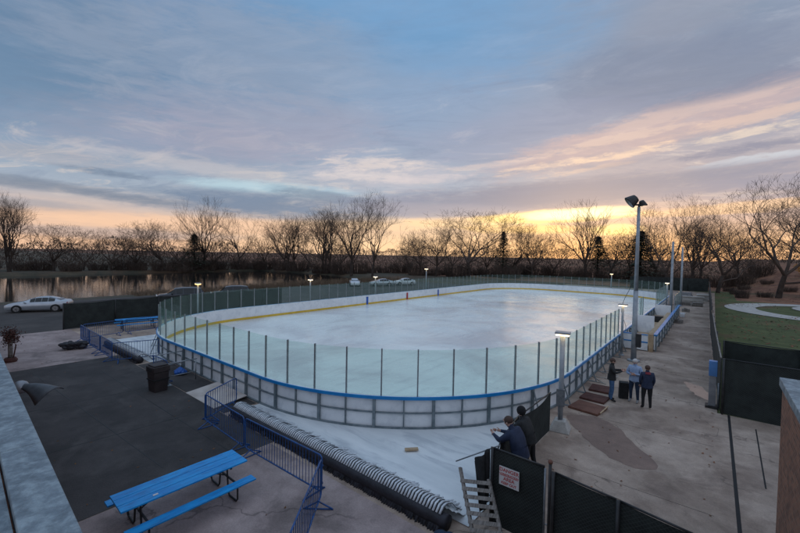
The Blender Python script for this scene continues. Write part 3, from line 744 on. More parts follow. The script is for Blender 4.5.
barrier((-33.4, 9.2), (-33.6, 11.7), 'blue barrier behind the far picnic table near the rink glass')
barrier((-25.3, 6.35), (-24.6, 8.45), 'short blue barrier crossing in front of the white sheet by the trash bin')
barrier((-21.0, 6.95), (-19.4, 7.0), 'short blue barrier directly behind the dark trash bin')
barrier((-14.0, 6.3), (-14.9, 7.95), 'short blue barrier turned toward the rink beside the plywood ramp')
barrier((-13.95, 6.25), (-11.05, 6.15), 'blue barrier standing on dark asphalt at the start of the near row')
barrier((-11.0, 6.15), (-7.45, 6.25), 'long blue barrier in the middle, just behind the big picnic table')
barrier((-7.4, 6.15), (-5.75, 4.05), 'blue barrier pointing toward the viewer at the bottom of the photo')

# ------------------------------------------------------------------ picnic tables
def picnic(label, loc, rz, L=2.75):
    t = thing('picnic_table', label, 'picnic table', loc, rz, 'blue picnic tables')
    for i, x in enumerate((-.28, 0, .28)):
        MB().box(x - .132, x + .132, -L / 2, L / 2, .76, .80).build('top_plank', M['picnic'], t, bevel=.008)
    for s_ in (-1, 1):
        MB().box(s_ * .72 - .13, s_ * .72 + .13, -L / 2, L / 2, .45, .49).build('bench_seat', M['picnic'], t, bevel=.008)
        y = s_ * (L / 2 - .42)
        lg = MB(); lg.tube([(-.72, y, .45), (-.72, y, .10), (-.66, y, .03), (-.30, y, .03), (-.24, y, .10), (-.20, y, .40), (-.16, y, .75)], .022, 8)
        lg.tube([(.72, y, .45), (.72, y, .10), (.66, y, .03), (.30, y, .03), (.24, y, .10), (.20, y, .40), (.16, y, .75)], .022, 8)
        lg.bar((-.40, y, .74), (.40, y, .74), .04); lg.bar((-.8, y + .03, .43), (.8, y + .03, .43), .035)
        lg.build('leg_frame', M['blacksteel'], t, smooth=False)
        MB().tube([(0, y, .43), (0, y * .45, .74)], .016, 6).build('brace', M['blacksteel'], t)
    return t
p1 = picnic('big blue picnic table in the left foreground, half on asphalt', (-9.66, 3.85, 0), R(-1), 2.75)
p2 = picnic('distant blue picnic table inside the barriers by the black fence', (-35.4, 10.6, 0), R(-8), 2.9)
st = MB().box(-.03, .03, -.05, .05, 0, .004).build('paper_scrap', M['signw']); st.location = (-9.40, 3.15, .802); tag(st, 'tiny white paper scrap lying on the big picnic table', 'paper')

# ------------------------------------------------------------------ bin, black bundle, left oddments
bn = thing('trash_bin', 'dark square trash bin with a lidded top standing on the asphalt', 'trash bin', (-18.95, 6.45, 0), R(6))
MB().add([(-.27, -.27, 0), (.27, -.27, 0), (.27, .27, 0), (-.27, .27, 0), (-.32, -.32, .85), (.32, -.32, .85), (.32, .32, .85), (-.32, .32, .85)], [(0, 3, 2, 1), (4, 5, 6, 7), (0, 1, 5, 4), (1, 2, 6, 5), (2, 3, 7, 6), (3, 0, 4, 7)]).build('body', M['binm'], bn, bevel=.02)
MB().box(-.35, .35, -.35, .35, .86, 1.12).box(-.30, .30, -.30, .30, 1.121, 1.18).build('lid', M['binm'], bn, bevel=.03)
MB().box(-.2, .2, -.362, -.352, .93, 1.06).build('lid_opening', M['dark'], bn)
MB().box(-.33, .33, -.33, .33, .52, .56).build('rim_band', M['dark'], bn)
lm = MB(); 
for k in range(60):
    lm.ell((-.5 + 1.0 * k / 60, random.uniform(-.22, .22), random.uniform(.12, .38)), (random.uniform(.14, .26), random.uniform(.14, .22), random.uniform(.08, .15)), 8)
o = lm.build('rolled_cover', M['header'], smooth=True); o.location = (-30.6, 5.75, .01); o.rotation_euler = (0, 0, R(70)); tag(o, 'dark rolled-up cover bundle lying on the pale pad', 'bundle')

# wall-mounted lamp on the building edge at left
wl = thing('wall_light', 'grey flared floodlight sticking out from the roof edge at left', 'wall light', (-10.9, 1.05, 3.3), R(18))
MB().tube([(-.1, -.1, .0), (-.05, .22, 0)], .03, 8).build('arm', M['lightmetal'], wl, smooth=True)
MB().lathe([(.12, -.11), (.17, -.03), (.17, .05), (.12, .13), (.05, .17), (.01, .18)], 16).build('photocell', M['lightmetal'], wl, smooth=True).location = (-.08, .22, 0)
hd_ = MB(); nu, nv = 14, 10
for j in range(nv + 1):
    for i in range(nu + 1):
        u_ = i / nu; v_ = j / nv * 2 - 1; w_ = .11 + .26 * u_ ** 1.3; x = 1.02 * u_ - .16 * v_ * v_ * u_; y = .24 + v_ * w_ * .8 + .10 * u_
        hd_.v.append((x, y, .10 + .07 * math.sin(u_ * 3) - .24 * (v_ < 0) * abs(v_) ** 1.6 * (.35 + u_) - .12 * (v_ > 0) * v_ * v_ + .012 * noise.noise(Vector((x * 5, y * 5, 0)))))
for j in range(nv):
    for i in range(nu): hd_.f.append((j * (nu + 1) + i, j * (nu + 1) + i + 1, (j + 1) * (nu + 1) + i + 1, (j + 1) * (nu + 1) + i)); hd_.mi.append(0)
ho_ = hd_.build('hood', M['hoodm'], wl, smooth=True); wl.scale = (.85, .85, .85); so_ = ho_.modifiers.new('t', 'SOLIDIFY'); so_.thickness = .02
# rusty valve stand at far left
vsn = thing('dead_shrub', 'reddish brown dead shrub round a pale post at the left edge', 'shrub', (-29.5, 2.85, 0))
MB().tube([(0, 0, 0), (0, 0, 1.5)], .10, 10).build('post', M['oldwood'], vsn, smooth=True)
v_ = MB(); rn = random.Random(4)
for k in range(900):
    c = Vector((rn.gauss(0, .17), rn.gauss(0, .17), 1.35 + rn.gauss(0, .22))); a_ = Vector((rn.gauss(0, 1), rn.gauss(0, 1), rn.gauss(0, 1))).normalized(); b_ = a_.cross(Vector((rn.gauss(0, 1), rn.gauss(0, 1), 1))).normalized()
    v_.add([tuple(c - a_ * .05), tuple(c + b_ * .03), tuple(c + a_ * .06), tuple(c - b_ * .03)], [(0, 1, 2, 3)])
v_.build('dry_leaves', M['rust'], vsn, smooth=True)
MB().lathe([(.26, 0), (.30, .12), (.22, .24)], 14).tube([(.12, .1, .2), (.22, .2, .95)], .03).build('base', M['rust'], vsn)

# ------------------------------------------------------------------ building edges round the viewpoint
bd = thing('brick_building', 'brown brick building wall with grey metal coping at the right edge', 'building', (1.23, 0, 0))
MB().box(0, 14, .95, 11.6, -.3, 3.52).build('wall', M['brick'], bd)
MB().box(-.05, .23, .9, 11.65, 3.523, 3.70).box(.23, 14, 11.37, 11.65, 3.523, 3.70).build('coping', M['coping'], bd, bevel=.01)
MB().box(.235, 14, 1, 11.36, 3.30, 3.53).build('roof', M['mortarlight'], bd)
bl = thing('parapet_building', 'low building with grey-blue metal coping along its roof edge at lower left', 'building', (-3, .8, 0), R(-1.6))
MB().box(-30, 4.1, -6, -.03, -.3, 3.54).build('wall', M['brick'], bl)
cp = MB()
for i in range(12):
    x1 = 3.2 - i * 2.75 + 1.4; cp.box(x1 - 2.735, x1, -.36, .012, 3.543, 3.70)
cp.build('coping', M['coping'], bl, bevel=.012)
ed = MB(); 
for i in range(500):
    x = 3.0 - i * .065; ed.ell((x, .022, 3.545 + random.uniform(-.02, .03)), (.04, random.uniform(.010, .03), .03), 6)
ed.build('ragged_seal', M['dark'], bl)
MB().box(-30, 4, .012, .045, 3.40, 3.52).build('drip_edge', M['rust'], bl)
MB().box(-30, 4, -6, -.38, 3.545, 3.62).build('roof', M['coping'], bl)

# ------------------------------------------------------------------ fences
def mesh_fence(name, label, pts, h, pr=.035, m='mesh', step=3.0, sag=.04, top=True, cat='fence', posts=True, group=None, z0=.03):
    o = thing(name, label, cat, (pts[0][0], pts[0][1], 0), group=group)
    ox, oy = pts[0][:2]; kpan = 0
    for (ax, ay), (bx_, by_) in zip(pts[:-1], pts[1:]):
        L = math.hypot(bx_ - ax, by_ - ay); n_ = max(1, round(L / step))
        for i in range(n_):
            p = MB(); t0, t1 = i / n_, (i + 1) / n_; k_ = max(3, int(L / n_ / .3))
            dx_, dy_ = (bx_ - ax) / L, (by_ - ay) / L; rows = []
            for zi_ in range(7):
                row = []
                for j in range(k_ + 1):
                    t_ = t0 + (t1 - t0) * j / k_; x = ax + (bx_ - ax) * t_ - ox; y = ay + (by_ - ay) * t_ - oy; u_ = j / k_
                    z = z0 + (h - .02 - z0) * zi_ / 6 - (sag * math.sin(PI * u_) if zi_ == 6 else 0)
                    b_ = .045 * math.sin(PI * u_) * noise.noise(Vector((x * 1.1, y * 1.1, z * 1.3)))
                    row.append((x - dy_ * b_, y + dx_ * b_, z))
                rows.append(row)
            w_ = k_ + 1
            for off in (0, .012):
                b0 = len(p.v)
                p.v += [(x - dy_ * off, y + dx_ * off, z) for row in rows for x, y, z in row]
                for zi_ in range(6):
                    for j in range(k_):
                        q = (b0 + zi_ * w_ + j, b0 + zi_ * w_ + j + 1, b0 + (zi_ + 1) * w_ + j + 1, b0 + (zi_ + 1) * w_ + j); p.f.append(q if off == 0 else q[::-1]); p.mi.append(0)
            p.build('mesh_panel', M[m], o, smooth=True)
            if posts: MB().tube([(ax + (bx_ - ax) * t0 - ox + dy_ * .05, ay + (by_ - ay) * t0 - oy - dx_ * .05, 0), (ax + (bx_ - ax) * t0 - ox + dy_ * .05, ay + (by_ - ay) * t0 - oy - dx_ * .05, h + .03)], pr, 8).build('post', M['galv'] if m != 'mesh' else M['blacksteel'], o, smooth=True)
        if top: MB().tube([(ax - ox, ay - oy, h), (bx_ - ox, by_ - oy, h)], .022, 8).build('top_bar', M['blacksteel'], o, smooth=True)
    return o
mesh_fence('privacy_fence', 'black mesh covered fence at left between the parking lot and picnic table', [(-38.6, 6.6), (-39.6, 13.5), (-40.2, 27)], 2.0, sag=.05)
mesh_fence('privacy_fence', 'long black mesh fence running down the right side of the concrete walk', [(.38, 20.4), (.0, 40), (-.6, 98)], 2.2, step=4)
mesh_fence('privacy_fence', 'black mesh fence standing across the walk, behind the brick wall corner', [(.45, 20.3), (8, 20.0)], 2.25)
mesh_fence('privacy_fence', 'black mesh fence at the lawn edge, second back from the brick wall', [(.55, 26.5), (9, 25.8)], 2.0)
mesh_fence('privacy_fence', 'distant black mesh fence closing off the far end of the walk', [(-14, 97), (-.7, 99)], 2.6)
tp = thing('fence_top_strip', 'pale weathered rail along the near end of the long right fence', 'rail', (.38, 20.4, 2.23))
MB().tube([(-.03, .1, .02), (-.20, 9, .02), (-.32, 17, .02)], .028, 6).build('rail', M['oldwood'], tp)
# near gate panels with the sign
gA = mesh_fence('mesh_fence', 'black mesh fence panel carrying the red and white sign', [(-3.8, 8.2), (-2.62, 8.18)], 1.8, step=1.18, sag=.0)
gB = mesh_fence('mesh_fence', 'black mesh fence panel at bottom right beside the tall post', [(-2.40, 8.12), (-1.2, 7.95), (.0, 7.74), (1.2, 7.5)], 1.78, step=1.2, sag=.02)
gC = mesh_fence('mesh_fence', 'black mesh fence running back from the leaning men to the near lamp post', [(-3.86, 8.3), (-4.2, 9.6), (-4.42, 11.2), (-4.36, 14.0)], 1.40, step=2.8, sag=.16)
gp_ = thing('gate_post', 'tall dark gate post between the two near fence panels', 'post', (-2.5, 8.15, 0))
MB().tube([(0, 0, 0), (0, 0, 1.92)], .032, 10).build('post', M['blacksteel'], gp_, smooth=True)
MB().ell((0, 0, 1.95), (.05, .05, .05), 10).build('cap', M['redmat'], gp_, smooth=True)
MB().tube([(-.10, 0, .05), (-.10, 0, 1.78)], .022, 8).tube([(-.10, 0, .6), (0, 0, .6)], .015, 6).build('gate_stile', M['galv'], gp_, smooth=True)
# drape on the corner post
dr = sheet(0, .5, 0, 1, 10, 12, lambda x, y: 0)
dr.v = [(-.05 - x * .9 * (1 - y * .5) - .05 * math.sin(x * 22), .03 * math.sin(x * 16 + y * 3) + .02, 1.76 - y * 1.25 - x * .9) for x, y, z in dr.v]
o = dr.build('dark_cloth', M['blackj'], smooth=True); so_ = o.modifiers.new('t', 'SOLIDIFY'); so_.thickness = .012; o.location = (-3.82, 8.15, 0); tag(o, 'black cloth draped over the corner post of the near fence', 'cloth')
# sign
sg = thing('warning_sign', 'white sign with red lettering fixed to the near black fence panel', 'sign', (-3.60, 8.115, 1.08))
MB().box(0, .46, -.006, .006, 0, .42).build('plate', M['signw'], sg)
def text(s_, size, loc, m, parent, rot=(PI / 2, 0, 0), name='lettering', ext=.001):
    cu = bpy.data.curves.new(name, 'FONT'); cu.body = s_; cu.size = size; cu.extrude = ext; cu.align_x = 'CENTER'; cu.offset = .0015
    to = bpy.data.objects.new('tmp', cu); C.objects.link(to); dg = bpy.context.evaluated_depsgraph_get(); me = bpy.data.meshes.new_from_object(to.evaluated_get(dg))
    bpy.data.objects.remove(to); me.materials.clear(); me.materials.append(m); o = bpy.data.objects.new(name, me); C.objects.link(o); o.parent = parent; o.location = loc; o.rotation_euler = rot; return o
text('DANGER', .112, (.23, -.0085, .315), M['signr'], sg)
text('CONSTRUCTION', .056, (.23, -.0085, .24), M['signr'], sg)
MB().box(.02, .44, -.010, -.0065, .222, .232).build('red_band', M['signr'], sg)
text('AREA', .105, (.23, -.0085, .125), M['signr'], sg)
text('KEEP OUT', .078, (.23, -.0085, .035), M['signr'], sg)
# leaning pallet
pl = thing('wood_pallet', 'weathered wooden pallet leaning beside the near fence corner', 'pallet', (0, 0, 0))
P0, P1 = Vector((-3.35, 7.25, .12)), Vector((-4.05, 7.85, 1.12)); sx = Vector((.52, .30, .0))
PU = P1 - P0
for k in (-.5, .5): MB().bar(P0 + sx * k - PU * .12, P1 + sx * k + PU * (.16 if k < 0 else .02), .055, .10, up=(0, -1, .6)).build('rail', M['oldwood'], pl, bevel=.004)
for k in range(9):
    c = P0 + PU * (.03 + k * .115) + Vector((0, -.04, .03)); MB().bar(c - sx * .56, c + sx * .56, .078, .022, up=tuple(sx.cross(PU).normalized())).build('slat', M['oldwood'], pl)
tag(MB().box(-3.25, -2.85, 7.3, 7.75, 0, .28).build('concrete_block', M['path'], bevel=.02), 'pale grey concrete block at the foot of the signed fence panel', 'block')
o = MB().ell((0, 0, .10), (.24, .16, .11), 12).ell((.12, .08, .12), (.14, .12, .10), 10).build('tarp_bundle', M['darkjeans'], smooth=True); o.location = (-4.35, 7.0, 0); tag(o, 'small dark blue bundle at the end of the long black pipe', 'tarp bundle')
tag(MB().tube([(-4.95, 8.5, .95), (-3.98, 9.0, 1.5)], .016, 6).build('broom_handle', M['galv'], smooth=True), 'thin grey pole sticking out over the sheet beside the leaning man', 'pole')
# cover mats by the boards
for k, (x, y, w_, l_, rz) in enumerate(((-3.85, 17.2, 1.15, 1.1, -8), (-3.9, 18.6, 1.0, .9, -4), (-3.95, 20.1, .9, 1.0, 3))):
    o = MB().box(-w_ / 2, w_ / 2, -l_ / 2, l_ / 2, .005, .09).build('rubber_mat', M['redmat'] if k == 0 else M['rust'], bevel=.01); o.location = (x, y, 0); o.rotation_euler = (0, 0, R(rz))
    tag(o, ('red-brown cover board lying beside the near lamp post', 'dark cover board behind the red-brown one next to the boards', 'dark cover board nearest the man in the black jacket')[k], 'cover board')
tag(MB().bar((-3.28, 16.7, .11), (-3.2, 17.75, .11), .04, .03).build('yellow_strip', M['wood']), 'pale wood strip on the edge of the red-brown cover board', 'strip')

# post with pale blue top by the right fence
ub = thing('utility_post', 'grey post box with a light blue top beside the right fence end', 'post', (.12, 20.95, 0))
MB().box(-.12, .12, -.12, .12, 0, 1.35).build('body', M['lightmetal'], ub, bevel=.01)
MB().box(-.14, .14, -.14, .14, 1.352, 1.98).build('blue_top', M['bluesign'], ub, bevel=.01)
MB().box(-.22, .22, -.22, .22, 0, .10).build('base', M['blacksteel'], ub)
MB().tube([(.2, -.1, 0), (.2, -.1, 1.1)], .04).build('conduit', M['galv'], ub, smooth=True)

# ------------------------------------------------------------------ lamps
def rink_lamp(loc, h, label, rz=0, lens='glow', near=False):
    o = thing('rink_lamp', label, 'lamp post', loc, rz, 'lamp posts round the rink')
    MB().tube([(0, 0, 0), (0, 0, h)], .085 if near else .07, 12).build('pole', M['pole'], o, smooth=True)
    MB().box(-.25, .25, -.19, .19, h, h + .07).build('hood', M['pole'], o, bevel=.01)
    MB().box(-.22, .22, -.16, .16, h - .06, h - .003).build('lens', M[lens], o, bevel=.01)
    MB().lathe([(.17, 0), (.17, .05), (.10, .08), (.09, .2)], 14).build('base', M['pole'], o, smooth=False)
    return o
L1 = rink_lamp((-4.12, 14.4, 0), 3.48, 'nearest lit lamp post at the rink corner behind the black fence', R(10), near=True)
m_ = MB().add([(-.35, -.35, 0), (.35, -.35, 0), (.35, .35, 0), (-.35, .35, 0), (-.18, -.18, .38), (.18, -.18, .38), (.18, .18, .38), (-.18, .18, .38)], [(0, 3, 2, 1), (4, 5, 6, 7), (0, 1, 5, 4), (1, 2, 6, 5), (2, 3, 7, 6), (3, 0, 4, 7)])
m_.build('footing', M['path'], L1, bevel=.03)
MB().box(-.14, .14, -.16, -.09, .9, 1.5).tube([(-.05, -.1, .3), (-.06, -.12, .9)], .02).build('switch_box', M['galv'], L1)
rink_lamp((-4.45, 28.3, 0), 3.25, 'lit lamp post where the side glass ends, left of the tall pole', 0)
for (x, y, z, lb_, ln) in ((-34.0, 14.6, 3.45, 'lit yellow lamp in front of the dark van', 'glowfar'), (-34.0, 26.4, 3.35, 'lit lamp on the far side, alone above the left glass', 'glow'),
                       (-34.0, 36.8, 3.35, 'lit lamp above the parked white cars', 'glow'), (-34.0, 48.2, 4.2, 'lit lamp above the red line mark on the far boards', 'glow'),
                       (-13.9, 76.2, 3.6, 'lit lamp at the far end of the ice', 'glow'), (-4.6, 60.5, 3.25, 'lit lamp behind the team bench enclosure', 'glow')):
    rink_lamp((x, y, 0), z, lb_, 0, ln)
for (x, y, h, lb_) in ((-3.45, 50.5, 8.2, 'plain grey pole rising behind the bench enclosure, nearer of two'), (-3.35, 65, 8.0, 'plain grey pole at the far end of the walk, farther of two')):
    o = thing('grey_pole', lb_, 'pole', (x, y, 0)); MB().tube([(0, 0, 0), (0, 0, h)], [.15, .10], 12).build('shaft', M['pole'], o, smooth=True); MB().lathe([(.25, 0), (.25, .06), (.16, .08)], 12).build('base', M['pole'], o)
# tall floodlight pole
fl = thing('floodlight_pole', 'tall grey pole with two dark floodlights beside the three standing people', 'floodlight', (-3.62, 27.2, 0))
MB().tube([(0, 0, 0), (0, 0, 4.3)], [.155, .13], 16).build('lower_shaft', M['pole'], fl, smooth=True)
MB().tube([(0, 0, 4.3), (0, 0, 9.35)], [.115, .085], 16).build('upper_shaft', M['pole'], fl, smooth=True)
MB().lathe([(.34, 0), (.34, .08), (.24, .10)], 16).build('base', M['pole'], fl)
MB().box(.12, .36, -.16, .16, .9, 1.7).build('junction_box', M['blacksteel'], fl, bevel=.01)
MB().tube([(0, 0, 9.3), (0, 0, 9.55)], .06).tube([(-.25, -.12, 9.5), (.4, .2, 9.5)], .05).build('bracket', M['blacksteel'], fl)
def flood(cx, cy, cz, s_, tilt, rz):
    q = Matrix.Translation((cx, cy, cz)) @ Matrix.Rotation(rz, 4, 'Z') @ Matrix.Rotation(tilt, 4, 'Y')
    m_ = MB(); m_.lathe([(.16 * s_, -.35 * s_), (.30 * s_, -.30 * s_), (.40 * s_, -.05 * s_), (.52 * s_, .32 * s_)], 14, M4=q)
    m_.build('flood_head', M['blacksteel'], fl, smooth=False)
    m2 = MB(); m2.lathe([(.47 * s_, .325 * s_), (.48 * s_, .345 * s_)], 14, M4=q); m2.build('flood_lens', M['carglass'], fl)
flood(-.32, -.10, 9.78, .76, R(-128), R(20)); flood(.14, .1, 9.62, .42, R(150), R(60))
# dangling cable from the pole to the boards
tag(MB().tube([(-4.9 + 0.0, 30.2, 1.2)] + [(-4.9 + .9 * t_ / 10 + .25 * math.sin(t_ * .7), 30.2 - 2.6 * t_ / 10, 1.2 + 3.6 * (t_ / 10) ** 1.6) for t_ in range(1, 11)], .014, 5).build('loose_cable', M['blacksteel']), 'thin dark cable looping down to the side boards by the tall pole', 'cable')

# ------------------------------------------------------------------ vehicles
def car(label, paint, loc, rz, L=4.75, Wd=1.84, suv=False, group=None):
    o = thing('parked_car', label, 'car', loc, rz, group)
    hb = 1.46 if not suv else 1.80; belt = .92 if not suv else 1.05
    # stations along x (front negative): x, lower z, belt z, roof z, half width at belt, half width at roof
    if suv: st_ = [(-.50, .35, .62, .64, .72, .6), (-.485, .28, .80, .84, .84, .72), (-.42, .25, .96, 1.02, .92, .80), (-.27, .25, 1.04, 1.12, .95, .82), (-.20, .25, 1.06, 1.30, .95, .76), (-.10, .25, 1.07, 1.72, .95, .70), (.05, .25, 1.08, 1.80, .95, .70), (.28, .25, 1.08, 1.79, .95, .70), (.42, .25, 1.06, 1.70, .94, .68), (.475, .27, 1.02, 1.20, .92, .74), (.495, .32, .90, .95, .86, .74), (.5, .38, .70, .72, .8, .7)]
    else: st_ = [(-.50, .36, .58, .60, .60, .5), (-.485, .27, .68, .72, .78, .64), (-.42, .20, .80, .87, .90, .74), (-.30, .19, .90, .99, .92, .78), (-.21, .19, .94, 1.05, .92, .76), (-.10, .19, .96, 1.31, .92, .66), (-.02, .19, .97, 1.43, .92, .60), (.08, .19, .98, 1.475, .92, .60), (.18, .19, .99, 1.45, .92, .60), (.29, .20, 1.01, 1.30, .92, .64), (.38, .21, 1.02, 1.13, .90, .68), (.46, .24, 1.00, 1.08, .86, .68), (.492, .30, .86, .92, .80, .64), (.5, .38, .62, .64, .74, .6)]
    m_ = MB(); rows = []
    for x, zl, zb, zr, wb, wr_ in st_:
        x *= L; wb *= Wd / 1.84; wr_ *= Wd / 1.84
        half = [(0, zl), (wb * .86, zl), (wb * .97, zl + .08), (wb * 1.0, zl + (zb - zl) * .55), (wb * .97, zb), (wb * .93, zb + .015 if zr - zb > .1 else zb + (zr - zb) * .4), (wr_ * 1.0, zb + (zr - zb) * .86), (wr_ * .82, zr - .008), (0, zr)]
        ring_ = [(x, -y, z) for y, z in half] + [(x, y, z) for y, z in reversed(half[1:-1])]
        rows.append(ring_)
    k = len(rows[0])
    for r_ in rows: m_.v += r_
    for i in range(len(rows) - 1):
        for j in range(k): m_.f.append((i * k + j, (i + 1) * k + j, (i + 1) * k + (j + 1) % k, i * k + (j + 1) % k)); m_.mi.append(0)
    m_.f.append(tuple(range(k))); m_.mi.append(0); m_.f.append(tuple(reversed(range((len(rows) - 1) * k, len(rows) * k)))); m_.mi.append(0)
    b = m_.build('body', M[paint], o, smooth=True, fix=True)
    # windows: quads lofted between belt and roof rows, slightly proud
    def P_(i, j, e=.006):
        p = Vector(rows[i][j]); return p + Vector((0, math.copysign(e, p.y), e * .6))
    idx = (5, 6, 7, 8, 9) if not suv else (4, 5, 6, 7, 8)
    for s_ in (0, 1):
        for a_, b_ in zip(idx[:-1], idx[1:]):
            ja, jb = (5, 6) if s_ == 0 else (k - 5, k - 6)
            A, B, C_, D = P_(a_, ja), P_(b_, ja), P_(b_, jb), P_(a_, jb)
            cen = (A + B + C_ + D) / 4; q = [cen + (p - cen) * .93 for p in (A, B, C_, D)]; n_ = Vector((0, -1 if s_ == 0 else 1, .3)) * .008
            w = MB(); w.add([tuple(p) for p in q] + [tuple(p + n_) for p in q], [(0, 1, 2, 3), (7, 6, 5, 4), (0, 4, 5, 1), (1, 5, 6, 2), (2, 6, 7, 3), (3, 7, 4, 0)]); w.build('side_window', M['carglass'], o)
    def scr(i0, i1, name):
        q = [Vector(rows[i0][6]), Vector(rows[i0][k - 6]), Vector(rows[i1][k - 6]), Vector(rows[i1][6])]; cen = sum(q, Vector()) / 4
        q = [cen + (p - cen) * .94 + Vector((0, 0, .03)) for p in q]; w = MB(); w.add([tuple(p) for p in q] + [tuple(p + Vector((0, 0, .02))) for p in q], [(0, 1, 2, 3), (7, 6, 5, 4), (0, 4, 5, 1), (1, 5, 6, 2), (2, 6, 7, 3), (3, 7, 4, 0)]); w.build(name, M['carglass'], o)
    scr(4 if not suv else 3, 6 if not suv else 5, 'windscreen'); scr(8, 10 if not suv else 9, 'rear_window')
    for x in (-.295 * L, .30 * L):
        for y in (-1, 1):
            yy = y * (Wd / 2 - .10); r_ = .35 if not suv else .37
            MB().tube([(x, yy - y * .10, r_), (x, yy + y * .115, r_)], r_ + .045, 20).build('wheel_arch', M['dark'], o)
            wh = MB().tube([(x, yy - y * .10, r_), (x, yy + y * .125, r_)], r_, 20).build('wheel', M['rubber'], o)
            rm = MB().tube([(x, yy + y * .126, r_), (x, yy + y * .138, r_)], r_ * .66, 14); rm.build('rim', M['chrome'], wh)
            sp_ = MB()
            for q in range(5): t_ = q * 2 * PI / 5; sp_.bar((x, yy + y * .14, r_), (x + r_ * .6 * math.cos(t_), yy + y * .14, r_ + r_ * .6 * math.sin(t_)), .05, .01)
            sp_.build('spokes', M['dark'], wh)
    for y in (-1, 1):
        MB().ell((-.468 * L, y * Wd * .36, (.66 if not suv else .86)), (.10, .17, .07), 10).build('headlight', M['lensclear'], o)
        MB().ell((.478 * L, y * Wd * .38, (.86 if not suv else 1.0)), (.08, .14, .08), 10).build('tail_light', M['lensred'], o)
        MB().ell((-.17 * L, y * (Wd / 2 + .06), belt + .06), (.09, .10, .065), 8).build('mirror', M[paint], o)
    return o
def heading(fx, fy, rx, ry): return math.atan2(ry - fy, rx - fx)
car('silver sedan parked at the far left beside the water', 'silver', (-51.7, 7.1, 0), heading(-53, 4.8, -50.9, 9.0), 4.9)
car('dark van parked behind the left rink corner, left of the yellow lamp', 'darkcar', (-50.5, 19.6, 0), R(72), 5.2, 2.0, True)
car('dark vehicle parked behind the left glass, right of the yellow lamp', 'darkcar', (-49.5, 25.4, 0), R(66), 4.9, 1.95, True)
car('white sedan showing its front, leftmost of the three distant parked cars', 'whitecar', (-55, 53.5, 0), R(140), 4.6)
car('pale silver sedan, middle one of the three distant parked cars', 'silver', (-51.5, 57.5, 0), R(55), 4.7)
car('pale car behind the blue line mark, rightmost of the three distant cars', 'whitecar', (-50, 63, 0), R(60), 4.6)

